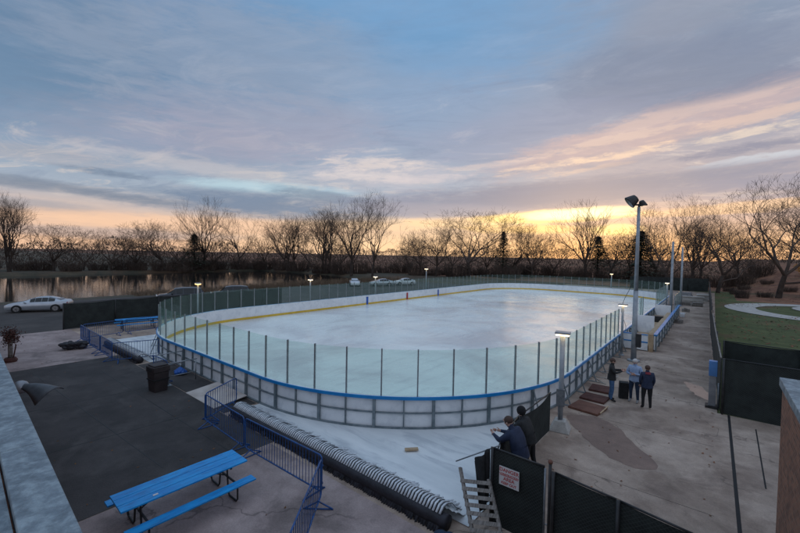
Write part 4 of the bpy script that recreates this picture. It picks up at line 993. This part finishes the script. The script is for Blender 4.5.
# ------------------------------------------------------------------ people
BODY_R = {}
def person(label, loc, rz, J, cols, hair, scale=1.0, handgrip=None, tilt=None, hood=False, bulk=1.0):
    """J: joint dict; cols: materials for skin, torso, arms, legs, shoes"""
    o = thing('person', label, 'person', loc, rz); o.scale = (scale,) * 3
    D = dict(pelvis=(0, 0, .96), waist=(0, .0, 1.10), chest=(0, .01, 1.32), neckb=(0, 0, 1.47), neck=(0, .015, 1.545), head=(0, .03, 1.64), crown=(0, .02, 1.73),
             shL=(-.185, 0, 1.43), elL=(-.25, -.02, 1.15), wrL=(-.25, .10, .92), haL=(-.25, .13, .84), shR=(.185, 0, 1.43), elR=(.25, -.02, 1.15), wrR=(.25, .10, .92), haR=(.25, .13, .84),
             hiL=(-.10, 0, .90), knL=(-.12, .03, .50), anL=(-.13, -.02, .10), heL=(-.13, -.06, .05), toL=(-.15, .17, .04), hiR=(.10, 0, .90), knR=(.12, .03, .50), anR=(.13, -.02, .10), heR=(.13, -.06, .05), toR=(.15, .17, .04))
    D.update(J)
    RD = dict(pelvis=(.165, .125), waist=(.155, .12), chest=(.17, .125), neckb=(.10, .085), neck=(.058, .062), head=(.078, .098), crown=(.06, .072), sh=(.078, .078), el=(.055, .055), wr=(.034, .034), ha=(.04, .028), hi=(.10, .105), kn=(.068, .07), an=(.048, .05), he=(.045, .045), to=(.038, .032))
    E_ = [('pelvis', 'waist', 't'), ('waist', 'chest', 't'), ('chest', 'neckb', 't'), ('neckb', 'neck', 's'), ('neck', 'head', 's'), ('head', 'crown', 's')]
    for s_ in 'LR': E_ += [('chest', 'sh' + s_, 't'), ('sh' + s_, 'el' + s_, 'a'), ('el' + s_, 'wr' + s_, 'a'), ('wr' + s_, 'ha' + s_, 's'), ('pelvis', 'hi' + s_, 'l'), ('hi' + s_, 'kn' + s_, 'l'), ('kn' + s_, 'an' + s_, 'l'), ('an' + s_, 'to' + s_, 'f')]
    names = [n_ for n_ in D if n_[:2] != 'he' or n_ == 'head']; ix = {n_: i for i, n_ in enumerate(names)}
    me = bpy.data.meshes.new('sk'); me.from_pydata([D[n_] for n_ in names], [(ix[a_], ix[b_]) for a_, b_, _ in E_], [])
    so2 = bpy.data.objects.new('sk', me); C.objects.link(so2)
    mod = so2.modifiers.new('s', 'SKIN'); mod.use_smooth_shade = True; sub = so2.modifiers.new('u', 'SUBSURF'); sub.levels = 2
    sv = me.skin_vertices[0].data
    for n_ in names:
        r_ = RD.get(n_) or RD.get(n_[:2]); bk_ = bulk if n_[:2] in ('pe', 'wa', 'ch', 'sh', 'el', 'hi') else 1
        sv[ix[n_]].radius = (r_[0] * bk_, r_[1] * bk_); sv[ix[n_]].use_root = n_ == 'pelvis'
    dg = bpy.context.evaluated_depsgraph_get(); bme = bpy.data.meshes.new_from_object(so2.evaluated_get(dg)); bpy.data.objects.remove(so2)
    # fingers joined into the same mesh
    v_ = [tuple(p.co) for p in bme.vertices]; f_ = [tuple(p.vertices) for p in bme.polygons]; B = MB(); B.v = v_; B.f = f_
    for s_ in 'LR':
        w, h_ = Vector(D['wr' + s_]), Vector(D['ha' + s_]); d = (h_ - w).normalized(); e = Vector(D['el' + s_]); side = d.cross((e - w).normalized())
        if side.length < .1: side = d.cross(Vector((0, 1, 0)))
        if side.length < .1: side = Vector((1, 0, 0))
        side.normalize(); nr = d.cross(side)
        for k in range(4):
            b0 = h_ + side * (.026 - .0175 * k) + d * .005; l_ = (.07, .08, .075, .06)[k]
            B.tube([b0, b0 + d * l_ * .5, b0 + d * l_ * .8 + nr * .012, b0 + d * l_ + nr * .03], [.0095, .009, .008, .006], 6)
        t0 = w + d * .03 + side * .03; B.tube([t0, t0 + side * .025 + d * .03, t0 + side * .032 + d * .065 + nr * .01], [.012, .0105, .008], 6)
    hd = Vector(D['head']); cr_ = Vector(D['crown']); nk = Vector(D['neck']); hu = (cr_ - nk).normalized(); f0 = Vector(J.get('face', (0, 1, 0))); f0 = (f0 - hu * f0.dot(hu)).normalized(); hs = f0.cross(hu)
    B.tube([hd + f0 * .085 + hu * .012, hd + f0 * .108 - hu * .022, hd + f0 * .088 - hu * .03], [.008, .015, .012], 6)
    for s_ in (-1, 1): B.ell(tuple(hd + hs * .085 * s_ - hu * .01), (.014, .022, .032), 8)
    B.mi = []
    segs = [(Vector(D[a_]), Vector(D[b_]), t_) for a_, b_, t_ in E_]; tm = dict(s=0, t=1, a=2, l=3, f=4)
    for f in B.f:
        c = sum((Vector(B.v[i]) for i in f), Vector()) / len(f); best = None
        for a_, b_, t_ in segs:
            ab = b_ - a_; t0 = max(0, min(1, (c - a_).dot(ab) / max(ab.length_squared, 1e-9))); dd = (c - (a_ + ab * t0)).length
            if t_ == 't': dd -= .07
            if best is None or dd < best[0]: best = (dd, tm[t_])
        B.mi.append(best[1])
    B.build('body', [M[c_] for c_ in cols], o, smooth=True)
    ey = MB()
    for s_ in (-1, 1): ey.ell(tuple(hd + f0 * .083 + hs * .032 * s_ + hu * .012), (.011, .011, .009), 8)
    ey.build('eyes', M['eye'], o); mt_ = MB(); mt_.bar(hd + f0 * .086 - hu * .055 - hs * .024, hd + f0 * .086 - hu * .055 + hs * .024, .008, .008); mt_.build('mouth', M['maroon'], o)
    # hair: shell over the back and top of the head
    q = Matrix(((hs.x, f0.x, hu.x, hd.x), (hs.y, f0.y, hu.y, hd.y), (hs.z, f0.z, hu.z, hd.z), (0, 0, 0, 1)))
    hm = MB(); hm.ell((0, -.018, .045), (.096, .112, .095) if not hood else (.115, .125, .13), 16, q)
    hm.build('hair' if not hood else 'hat', M[hair], o, smooth=True)
    # jacket hem flare
    pv = Vector(D['pelvis']); wa = Vector(D['waist']); 
    ax_ = (pv - wa).normalized(); a1 = wa; m4 = []
    hem = MB(); hem.tube([wa + (wa - pv) * .1, pv, pv + ax_ * .07], [.16 * bulk, .178 * bulk, .185 * bulk], 16, cap=False)
    ho = hem.build('jacket_hem', M[cols[1]], o, smooth=True); ho.scale = (1, .82, 1) if abs(wa.y - pv.y) < .05 else (1, 1, 1)
    return o
K = ['skin']
# man in black jacket, hands up holding something, jeans, facing the group (towards +x)
person('man in black jacket and blue jeans raising his hands, left of the group of three', (-3.30, 18.85, 0), R(-75),
       dict(elL=(-.27, .10, 1.22), wrL=(-.13, .36, 1.30), haL=(-.10, .44, 1.33), elR=(.27, .10, 1.22), wrR=(.12, .36, 1.32), haR=(.09, .44, 1.35), knL=(-.13, .02, .5), anL=(-.14, -.05, .1), toL=(-.16, .14, .04)),
       ['skin', 'blackj', 'blackj', 'jeans', 'shoe'], 'hairb', 1.06, bulk=1.1)
person('white-haired man in light blue shirt with folded arms, middle of the group of three', (-2.50, 19.35, 0), R(170),
       dict(elL=(-.27, .04, 1.16), wrL=(-.05, .20, 1.20), haL=(.05, .21, 1.21), elR=(.27, .04, 1.16), wrR=(.05, .24, 1.17), haR=(-.05, .25, 1.18)),
       ['skin', 'lightblue', 'lightblue', 'darkjeans', 'paleshoe'], 'hairg', 1.07, bulk=1.15)
person('man in dark navy jacket with maroon collar, right of the group of three', (-1.98, 18.8, 0), R(20),
       dict(elL=(-.24, .02, 1.15), wrL=(-.20, .14, .94), haL=(-.19, .17, .87), elR=(.24, .02, 1.15), wrR=(.22, .12, .93), haR=(.21, .14, .86)),
       ['skin', 'navy', 'navy', 'blackt', 'shoe'], 'hairb', 1.03, bulk=1.15)
o = MB().tube([(0, 0, -.03), (0, .01, .06)], [.125, .085], 14, cap=False).build('hood_collar', M['maroon'], smooth=True); o.parent = bpy.data.objects['person.002']; o.location = (0, -.02, 1.46)
# leaning man in navy at the side fence (bent forward to -x, arms on the fence)
lean = dict(waist=(0, .03, 1.10), chest=(0, .11, 1.30), neckb=(0, .19, 1.43), neck=(0, .25, 1.49), head=(0, .31, 1.575), crown=(0, .33, 1.67),
            shL=(-.20, .17, 1.38), shR=(.20, .17, 1.38), elL=(-.27, .36, 1.20), wrL=(-.16, .60, 1.24), haL=(-.10, .67, 1.25), elR=(.27, .36, 1.20), wrR=(.12, .60, 1.24), haR=(.05, .66, 1.25),
            hiL=(-.10, 0, .92), hiR=(.10, 0, .92), knL=(-.12, .0, .50), knR=(.12, -.05, .50), anR=(.13, -.16, .10), toR=(.15, .03, .04))
person('balding man in navy jacket and jeans leaning over the fence corner', (-3.74, 9.68, 0), R(82), lean, ['skin', 'navy', 'navy', 'jeans', 'shoe'], 'hairb', 1.15, bulk=1.3)
person('person in a black hooded coat standing behind the leaning man', (-3.90, 10.75, 0), R(82),
       dict(lean, head=(0, .26, 1.60), crown=(0, .25, 1.70), neck=(0, .22, 1.50), neckb=(0, .17, 1.43)), ['skin', 'blackj', 'blackj', 'blackt', 'shoe'], 'hairk', 1.08, hood=True, bulk=1.2)
# dark bag at the feet of the group
bg_ = MB().box(-.18, .18, -.12, .12, .0, .75).box(-.13, .13, -.13, -.12, .3, .6).build('dark_bag', M['blackj'], bevel=.05); bg_.location = (-2.95, 19.6, 0); bg_.rotation_euler = (R(6), 0, R(20)); tag(bg_, 'dark upright bag standing behind the man in the light blue shirt', 'bag')

# ------------------------------------------------------------------ trees
def bare_tree(seed, Ht, spread=1.0, lean_=0.0, multi=1, levels=7, dens=1.0):
    rn = random.Random(seed); tr, cr_ = MB(), MB()
    def branch(d, ang, lift=.12):
        a_ = Vector((rn.uniform(-1, 1), rn.uniform(-1, 1), rn.uniform(-1, 1))); a_ = a_ - d * a_.dot(d); a_.normalize(); t_ = R(ang)
        return (d * math.cos(t_) + a_ * math.sin(t_) + Vector((0, 0, lift))).normalized()
    def grow(p, d, L, r_, lv):
        mb = tr if lv <= 0 else cr_; k = 3 if lv < 4 else 2; q = p; dd = d.copy(); n_ = 7 if lv < 2 else 3
        for i in range(k):
            dd = (dd + Vector((rn.uniform(-1, 1), rn.uniform(-1, 1), rn.uniform(-.35, .75))) * (.08 + .045 * lv)).normalized()
            q2 = q + dd * L / k; mb.tube([q, q2], [r_ * (1 - .3 * i / k), r_ * (1 - .3 * (i + 1) / k)], n_, cap=False)
            if 1 <= lv < levels and rn.random() < .5 * dens: grow(q2, branch(dd, rn.uniform(35, 65)), L * rn.uniform(.50, .75), r_ * .42, min(levels, lv + 2 if lv > 2 else lv + 1))
            if lv == 0 and i >= 1 and rn.random() < .8: grow(q2, branch(dd, rn.uniform(50, 75) * min(1.15, spread)), L * rn.uniform(.9, 1.2), r_ * .40, 1)
            q = q2
        if lv < levels:
            n2 = rn.choice((4, 5)) if lv == 0 else rn.choice((2, 2, 3))
            for c_ in range(n2): grow(q, branch(dd, rn.uniform(18, 44) * spread), L * rn.uniform(.68, .88) * (1.35 if lv == 0 else 1), max(.010, r_ * .54), lv + 1)
    for k in range(multi):
        d0 = Vector((rn.uniform(-.1, .1) + (k - (multi - 1) / 2) * .40 + lean_, rn.uniform(-.1, .1), 1)).normalized()
        grow(Vector(((k - (multi - 1) / 2) * .3, 0, -.3)), d0, Ht * .17, Ht * .0165, 0)
    zmax = max(p[2] for p in cr_.v); s_ = Ht / zmax
    for mb in (tr, cr_): mb.v = [(x * s_, y * s_, z * s_) for x, y, z in mb.v]
    t = thing('bare_tree', 'bare tree', 'tree')
    tr.build('trunk', M['bark'], t, smooth=True); cr_.build('crown', M['twig'], t)
    return t
def conifer(seed, Ht):
    rn = random.Random(seed); t = thing('evergreen_tree', 'evergreen', 'tree'); MB().tube([(0, 0, -.3), (0, 0, Ht * .95)], [Ht * .02, .02], 7).build('trunk', M['bark'], t)
    m_ = MB()
    for k in range(2600):
        u_ = rn.random() ** .8; z = Ht * (.12 + .88 * u_); a_ = rn.uniform(0, 2 * PI); a0_ = seed; rad = Ht * (.22 + .16 * noise.noise(Vector((z * .5 + a0_, math.cos(a_) * 1.2, math.sin(a_) * 1.2)))) * (1 - u_) ** .75 * rn.uniform(.15, 1.35) + .1; p = Vector((rad * math.cos(a_), rad * math.sin(a_), z - rad * .22)); s_ = rn.uniform(.2, .5)
        v1 = Vector((math.cos(a_ + rn.uniform(-.6, .6)), math.sin(a_ + rn.uniform(-.6, .6)), rn.uniform(-.5, .2))) * s_; v2 = Vector((-math.sin(a_), math.cos(a_), rn.uniform(-.3, .3))) * s_ * .5
        m_.add([tuple(p - v1 * .4 - v2), tuple(p - v1 * .4 + v2), tuple(p + v1)], [(0, 1, 2)])
    m_.build('crown', M['conifer'], t); return t
def bush(seed, Ht, Wd_, m='twig', n_=260, name='bare_bush'):
    rn = random.Random(seed); t = thing(name, 'bush', 'bush'); m_ = MB(); st_ = MB()
    for k in range(n_):
        a_ = rn.uniform(0, 2 * PI); r_ = rn.random() ** .5 * Wd_ * .35; b0 = Vector((r_ * math.cos(a_), r_ * math.sin(a_), -.1)); h_ = Ht * rn.uniform(.5, 1.0); q = b0 + Vector((math.cos(a_) * h_ * rn.uniform(.05, .35), math.sin(a_) * h_ * rn.uniform(.05, .35), h_))
        md = (b0 + q) / 2 + Vector((rn.uniform(-.2, .2), rn.uniform(-.2, .2), 0)); m_.tube([b0, md, q], [.03, .02, .006], 3, cap=False)
        for z in range(4):
            e_ = md + (q - md) * rn.random(); m_.tube([e_, e_ + Vector((rn.uniform(-.6, .6), rn.uniform(-.6, .6), rn.uniform(.1, .7))) * Ht * .18], [.014, .004], 3, cap=False)
    m_.build('branches', M[m], t); return t
oak = bare_tree(3, 20, 1.1, levels=7, dens=.45); oak2 = bare_tree(8, 20, 1.2, levels=7, dens=.35); tall = bare_tree(21, 20, .75, levels=6, dens=.7); clump = bare_tree(5, 18, 1.0, multi=3, levels=6, dens=.5); round_ = bare_tree(14, 16, 1.3, levels=7, dens=.45); small = bare_tree(33, 12, 1.1, levels=6, dens=.7); con = conifer(2, 12); bsh = bush(4, 3.2, 5)
PRO = dict(oak=(oak, 20), oak2=(oak2, 20), tall=(tall, 20), clump=(clump, 18), round=(round_, 16), small=(small, 12), con=(con, 12), bush=(bsh, 3.2))
used = set()
def plant(kind, azd, D, top_el, label, group=None, h=None, rz=None, wide=1.0):
    p, hp = PRO[kind]
    while gh(D * math.sin(R(azd)), D * math.cos(R(azd))) < -.45: D += 3
    x, y = D * math.sin(R(azd)), D * math.cos(R(azd)); z = gh(x, y)
    hh = h or (H + D * math.tan(R(top_el)) - z); s_ = hh / hp; rz = random.uniform(0, 6.28) if rz is None else rz
    sc = (s_ * wide, s_ * wide, s_)
    if kind not in used:
        used.add(kind); p.location = (x, y, z); p.rotation_euler = (0, 0, rz); p.scale = sc; p['label'] = label
        if group: p['group'] = group
        return p
    r_ = dup(p, (x, y, z), rz, label, group, sc)
    if not group and 'group' in r_: del r_['group']
    return r_
# named trees (azimuth, distance, elevation of the top)
plant('oak', -43.2, 108, 10.0, 'tallest bare tree near the centre left, spreading crown over the parked cars', wide=.8)
plant('clump', -50.0, 126, 7.4, 'bare multi-trunk tree leaning left of the tallest centre tree', wide=1.0)
plant('tall', -46.3, 112, 8.6, 'slim bare tree between the leaning clump and the tallest centre tree')
plant('round', -29.0, 120, 7.4, 'round-crowned bare tree right of centre, densest of the middle row', wide=1.35)
plant('tall', -66.0, 150, 7.5, 'thin bare tree standing alone at left with its top above the others', wide=.8)
plant('clump', -84.5, 144, 6.2, 'bare tree at the far left edge of the photo', wide=.62)
plant('oak2', -62.0, 156, 6.2, 'bushy bare tree right of the thin lone tree at left', wide=.9)
plant('clump', -55.2, 132, 6.1, 'bare tree in the left middle with a broad low crown')
plant('oak2', 5.4, 92, 10.0, 'largest bare tree at the right edge of the photo', wide=1.1)
plant('oak', -4.3, 100, 8.4, 'broad bare tree just right of the floodlight pole', wide=.85)
plant('oak2', .4, 98, 7.9, 'wide spreading bare tree between the floodlight pole and the right edge', wide=1.0)
plant('tall', -13.4, 125, 8.0, 'upright bare tree in front of the brightest sunset glow', wide=1.0)
plant('tall', -2.0, 118, 6.6, 'bare tree filling the gap right of the floodlight pole')
plant('small', -33.8, 118, 5.7, 'small bare tree left of the round-crowned one')
plant('con', -24.2, 128, 3.7, 'dark evergreen right of the round-crowned bare tree')
plant('con', -7.2, 118, 3.6, 'dark evergreen directly behind the floodlight pole', wide=1.7)
plant('con', -67.2, 118, 2.3, 'small dark evergreen at the foot of the thin lone left tree', wide=1.6)
plant('con', -12.0, 130, 3.0, 'dark low evergreen under the upright sunset tree', wide=1.5)
rn = random.Random(77)
for k, (a_, D, e_) in enumerate([(-88, 145, 3.2), (-81, 146, 3.0), (-78.5, 150, 2.6), (-76, 146, 3.1), (-73.5, 148, 2.9), (-71, 144, 4.0), (-69, 148, 3.7), (-92, 140, 3.6), (-65, 150, 3.0), (-96, 140, 3.6)]):
    plant(('small', 'round', 'oak', 'oak2')[k % 4], a_, D, e_, 'bare tree in the low row on the far shore of the lake', 'far shore trees', wide=1.25)
for k, (a_, D, e_) in enumerate([(-58.5, 122, 3.4), (-52.5, 124, 4.0), (-48, 134, 3.6), (-37.6, 130, 3.6), (-36, 134, 4.0), (-31.5, 138, 4.2), (-26.5, 134, 4.0), (-22.6, 130, 4.6), (-20.2, 126, 5.2), (-17.5, 134, 3.8), (-10.5, 138, 4.4)]):
    plant(('small', 'round', 'small', 'oak', 'small', 'oak2')[k % 6], a_, D, e_, 'bare tree in the middle row beyond the far end of the rink', 'middle row trees', wide=1.05)
for k, (a_, D, e_) in enumerate([(-5.4, 138, 5.0), (-1.2, 140, 5.4), (2.2, 142, 5.0), (7.6, 122, 6.8), (9.5, 104, 8), (-8.4, 142, 4.6)]):
    plant(('small', 'tall', 'small', 'tall', 'round')[k % 5], a_, D, e_, 'bare tree in the thicket on the leafy bank at right', 'right bank trees', wide=1.05)
for k in range(46):
    a_ = -92 + 98 * (k + rn.uniform(-.3, .3)) / 46; D = rn.uniform(118, 136) if a_ > -62 else rn.uniform(142, 152)
    plant('bush', a_, D, 0, 'bare brown bush in the undergrowth along the tree line', 'undergrowth bushes', h=rn.uniform(2.5, 5), wide=rn.uniform(1.0, 1.8))
# far dark wood closing the view
fwm = MB(); rn = random.Random(5)
for k in range(60000):
    a_ = R(rn.uniform(-108, 22)); D = rn.uniform(168, 205) if a_ > R(-62) else rn.uniform(156, 185)
    x, y = D * math.sin(a_), D * math.cos(a_); top = (7.4 + 2.8 * noise.noise(Vector((a_ * 14, 0, 0))) + 1.4 * noise.noise(Vector((a_ * 60, 1, 0)))) ; z0 = gh(x, y) + rn.random() ** 1.1 * top * 1.15; s_ = rn.uniform(.3, 1.1)
    d = Vector((math.cos(a_), -math.sin(a_), 0)); t_ = rn.uniform(-1.2, 1.2); v1 = (d * math.sin(t_) + Vector((0, 0, 1)) * math.cos(t_)) * s_; v2 = Vector((d.x, d.y, rn.uniform(-.5, .5))) * s_ * .11
    fwm.add([(x - v2.x, y - v2.y, z0), (x + v2.x, y + v2.y, z0), (x + v1.x, y + v1.y, z0 + v1.z)], [(0, 1, 2)])
tag(fwm.build('distant_wood', M['twig']), kind='stuff')
# brush and reeds on the near shore of the lake, leaves on the bank
rd = MB(); rn = random.Random(9)
for k in range(5200):
    y = rn.uniform(18, 78); x = -61 - noise.noise(Vector((-68 * .03, y * .03, 0))) * 5 + rn.uniform(-3.0, 1.5)
    if y > 70: x = rn.uniform(-90, -60)
    z = gh(x, y); h_ = rn.uniform(.3, 1.0) * (.8 if y < 30 else 1.3); j = Vector((rn.uniform(-.3, .3), rn.uniform(-.3, .3), h_))
    rd.add([(x - .03, y - .03, z), (x + .03, y + .03, z), (x + j.x, y + j.y, z + j.z)], [(0, 1, 2)])
tag(rd.build('shore_reeds', M['reed']), kind='stuff')
lf = MB()
for k in range(9000):
    x = rn.uniform(.8, 40); y = rn.uniform(40, 150)
    if noise.noise(Vector((x * .12, y * .08, 9))) < -.05 and y < 86: continue
    z = gh(x, y) + .035; s_ = rn.uniform(.05, .16); a_ = rn.uniform(0, 6.28); t_ = rn.uniform(-.6, .6)
    u_ = Vector((math.cos(a_), math.sin(a_), t_)) * s_; w = Vector((-math.sin(a_), math.cos(a_), -t_ * .5)) * s_ * .6
    lf.add([(x - u_.x, y - u_.y, z), (x + w.x, y + w.y, z + .02 + abs(w.z)), (x + u_.x, y + u_.y, z + .03 + abs(u_.z)), (x - w.x, y - w.y, z + .01)], [(0, 1, 2, 3)])
tag(lf.build('fallen_leaves', M['litter']), kind='stuff')
yl = MB(); rn = random.Random(21)
for k in range(420):
    x, y = (rn.uniform(-4.6, .2), rn.uniform(8, 60)) if k % 3 else (rn.uniform(-37, -5), rn.uniform(1.2, 6.8))
    if k % 4 == 0: x = rn.choice((.15, -4.55)) + rn.gauss(0, .12)
    if x > .25: continue
    s_ = rn.uniform(.025, .055); a_ = rn.uniform(0, 6.28); u_ = Vector((math.cos(a_), math.sin(a_))) * s_; w = Vector((-math.sin(a_), math.cos(a_))) * s_ * .6
    yl.add([(x - u_.x, y - u_.y, .012), (x + w.x, y + w.y, .02), (x + u_.x, y + u_.y, .03), (x - w.x, y - w.y, .012)], [(0, 1, 2, 3)])
tag(yl.build('blown_leaves', M['litter']), kind='stuff')
hp_ = [(-4.5 + .5 * math.sin(t_ * .55) + .02 * t_, 20.9 + t_ * .13 + .25 * math.cos(t_ * .8), .025) for t_ in range(26)]
tag(MB().tube(hp_, .018, 6).build('loose_hose', M['path'], smooth=True), 'thin pale hose lying in loops on the concrete behind the cover boards', 'hose')
# fallen branches and brush on the bank
for k, (x, y) in enumerate(((3.5, 96), (7, 92), (11, 101), (5, 108), (15, 97), (9, 114), (2.6, 104))):
    p = dup(bsh, (x, y, gh(x, y)), k * 1.3, 'low brown brush growing on the leafy bank at right', 'bank brush', (.55, .55, .35))
# orange shrub at right edge
osh = bush(12, 2.4, 4, 'shrub', 60, 'orange_shrub'); osh.location = (16.8, 122, gh(16.8, 122)); osh['label'] = 'orange-leafed shrub at the right edge on the bank'; osh.scale = (1.4, 1.4, 1.3)
lv = MB()
for k in range(1600):
    d = Vector((rn.gauss(0, 1), rn.gauss(0, 1), rn.gauss(0, 1))).normalized() * rn.random() ** .4; p = Vector((d.x * 2.2, d.y * 2.2, 1.5 + d.z * 1.1)); a_ = rn.uniform(0, 6.28); s_ = .14
    lv.add([tuple(p), tuple(p + Vector((math.cos(a_) * s_, math.sin(a_) * s_, rn.uniform(-.1, .1)))), tuple(p + Vector((0, math.sin(a_) * s_, s_)))], [(0, 1, 2)])
lv.build('leaves', M['shrub'], osh)
# park furniture on the plaza
def park_bench(label, x, y, rz):
    o = thing('park_bench', label, 'bench', (x, y, .05), rz, 'dark park benches')
    MB().box(-.75, .75, -.2, .22, .42, .47).build('seat', M['blacksteel'], o, bevel=.01); MB().box(-.75, .75, .20, .25, .5, .95).build('backrest', M['blacksteel'], o, bevel=.01)
    for s_ in (-1, 1): MB().box(s_ * .6 - .03, s_ * .6 + .03, -.2, .24, 0, .42).build('leg', M['blacksteel'], o)
park_bench('dark bench on the paved circle, left of the pair', 9.7, 69.6, R(100)); park_bench('dark bench on the paved circle, right of the pair', 11.0, 69.2, R(80))
for k, (x, y) in enumerate(((9.2, 68.2), (10.3, 68.2))):
    tag(MB().tube([(x, y, .05), (x, y, 1.5)], .08, 8).build('short_post', M['blacksteel'], smooth=True), ('short dark post left of the pair by the paved circle', 'short dark post right of the pair by the paved circle')[k], 'post', 'short posts by the paved circle')
p = dup(bsh, (3.9, 88, gh(3.9, 88)), 1, 'dark tangled shrub between the lawn and the bank', None, (.5, .5, .55))
if 'group' in p: del p['group']
# rubble and stacked material at the end of the walk
rn = random.Random(3)
dbn = 0
for (x, y, w_, l_, h_, m) in ((-3.2, 66.5, 1.8, .5, .5, 'oldwood'), (-1.6, 66.2, 1.2, .7, .5, 'oldwood'), (-2.6, 72, 3.2, .8, .9, 'path'), (-1.2, 76, 1.5, 1.4, 1.0, 'path'), (-3.4, 78, 1.6, 1.0, 1.1, 'lightmetal')):
    b = MB()
    for q in range(7): b.box(-w_ / 2 + rn.uniform(-.1, .1), w_ / 2 + rn.uniform(-.1, .1), -l_ / 2 + rn.uniform(-.1, .1), l_ / 2 + rn.uniform(-.1, .1), h_ * q / 7 + .004, h_ * (q + 1) / 7)
    o = b.build('material_stack', M[m]); o.location = (x, y, 0); o.rotation_euler = (0, 0, rn.uniform(-.2, .2))
    tag(o, ('long low timber stack at the far end of the walk, left', 'short timber stack at the far end of the walk by the fence', 'wide pale slab pile behind the timber stacks', 'pale block pile next to the fence, farthest right', 'grey metal pile farthest back at the end of the walk')[dbn], 'stack', 'stacks at the end of the walk'); dbn += 1
for k, (x, y) in enumerate(((-2.5, 52.5), (-2.55, 47), (-2.45, 58))):
    o = MB().box(-.2, .2, -.35, .35, 0, .35).tube([(-.25, 0, .4), (.25, .1, .42)], .06).build('small_crate', M['board'] if k == 0 else M['oldwood'], bevel=.02); o.location = (x, y, 0); o.rotation_euler = (0, 0, k)
    tag(o, ('white crate on the walk beside the bench enclosure rail', 'weathered crate on the walk nearest the camera', 'weathered crate on the walk farthest down the rail')[k], 'crate')
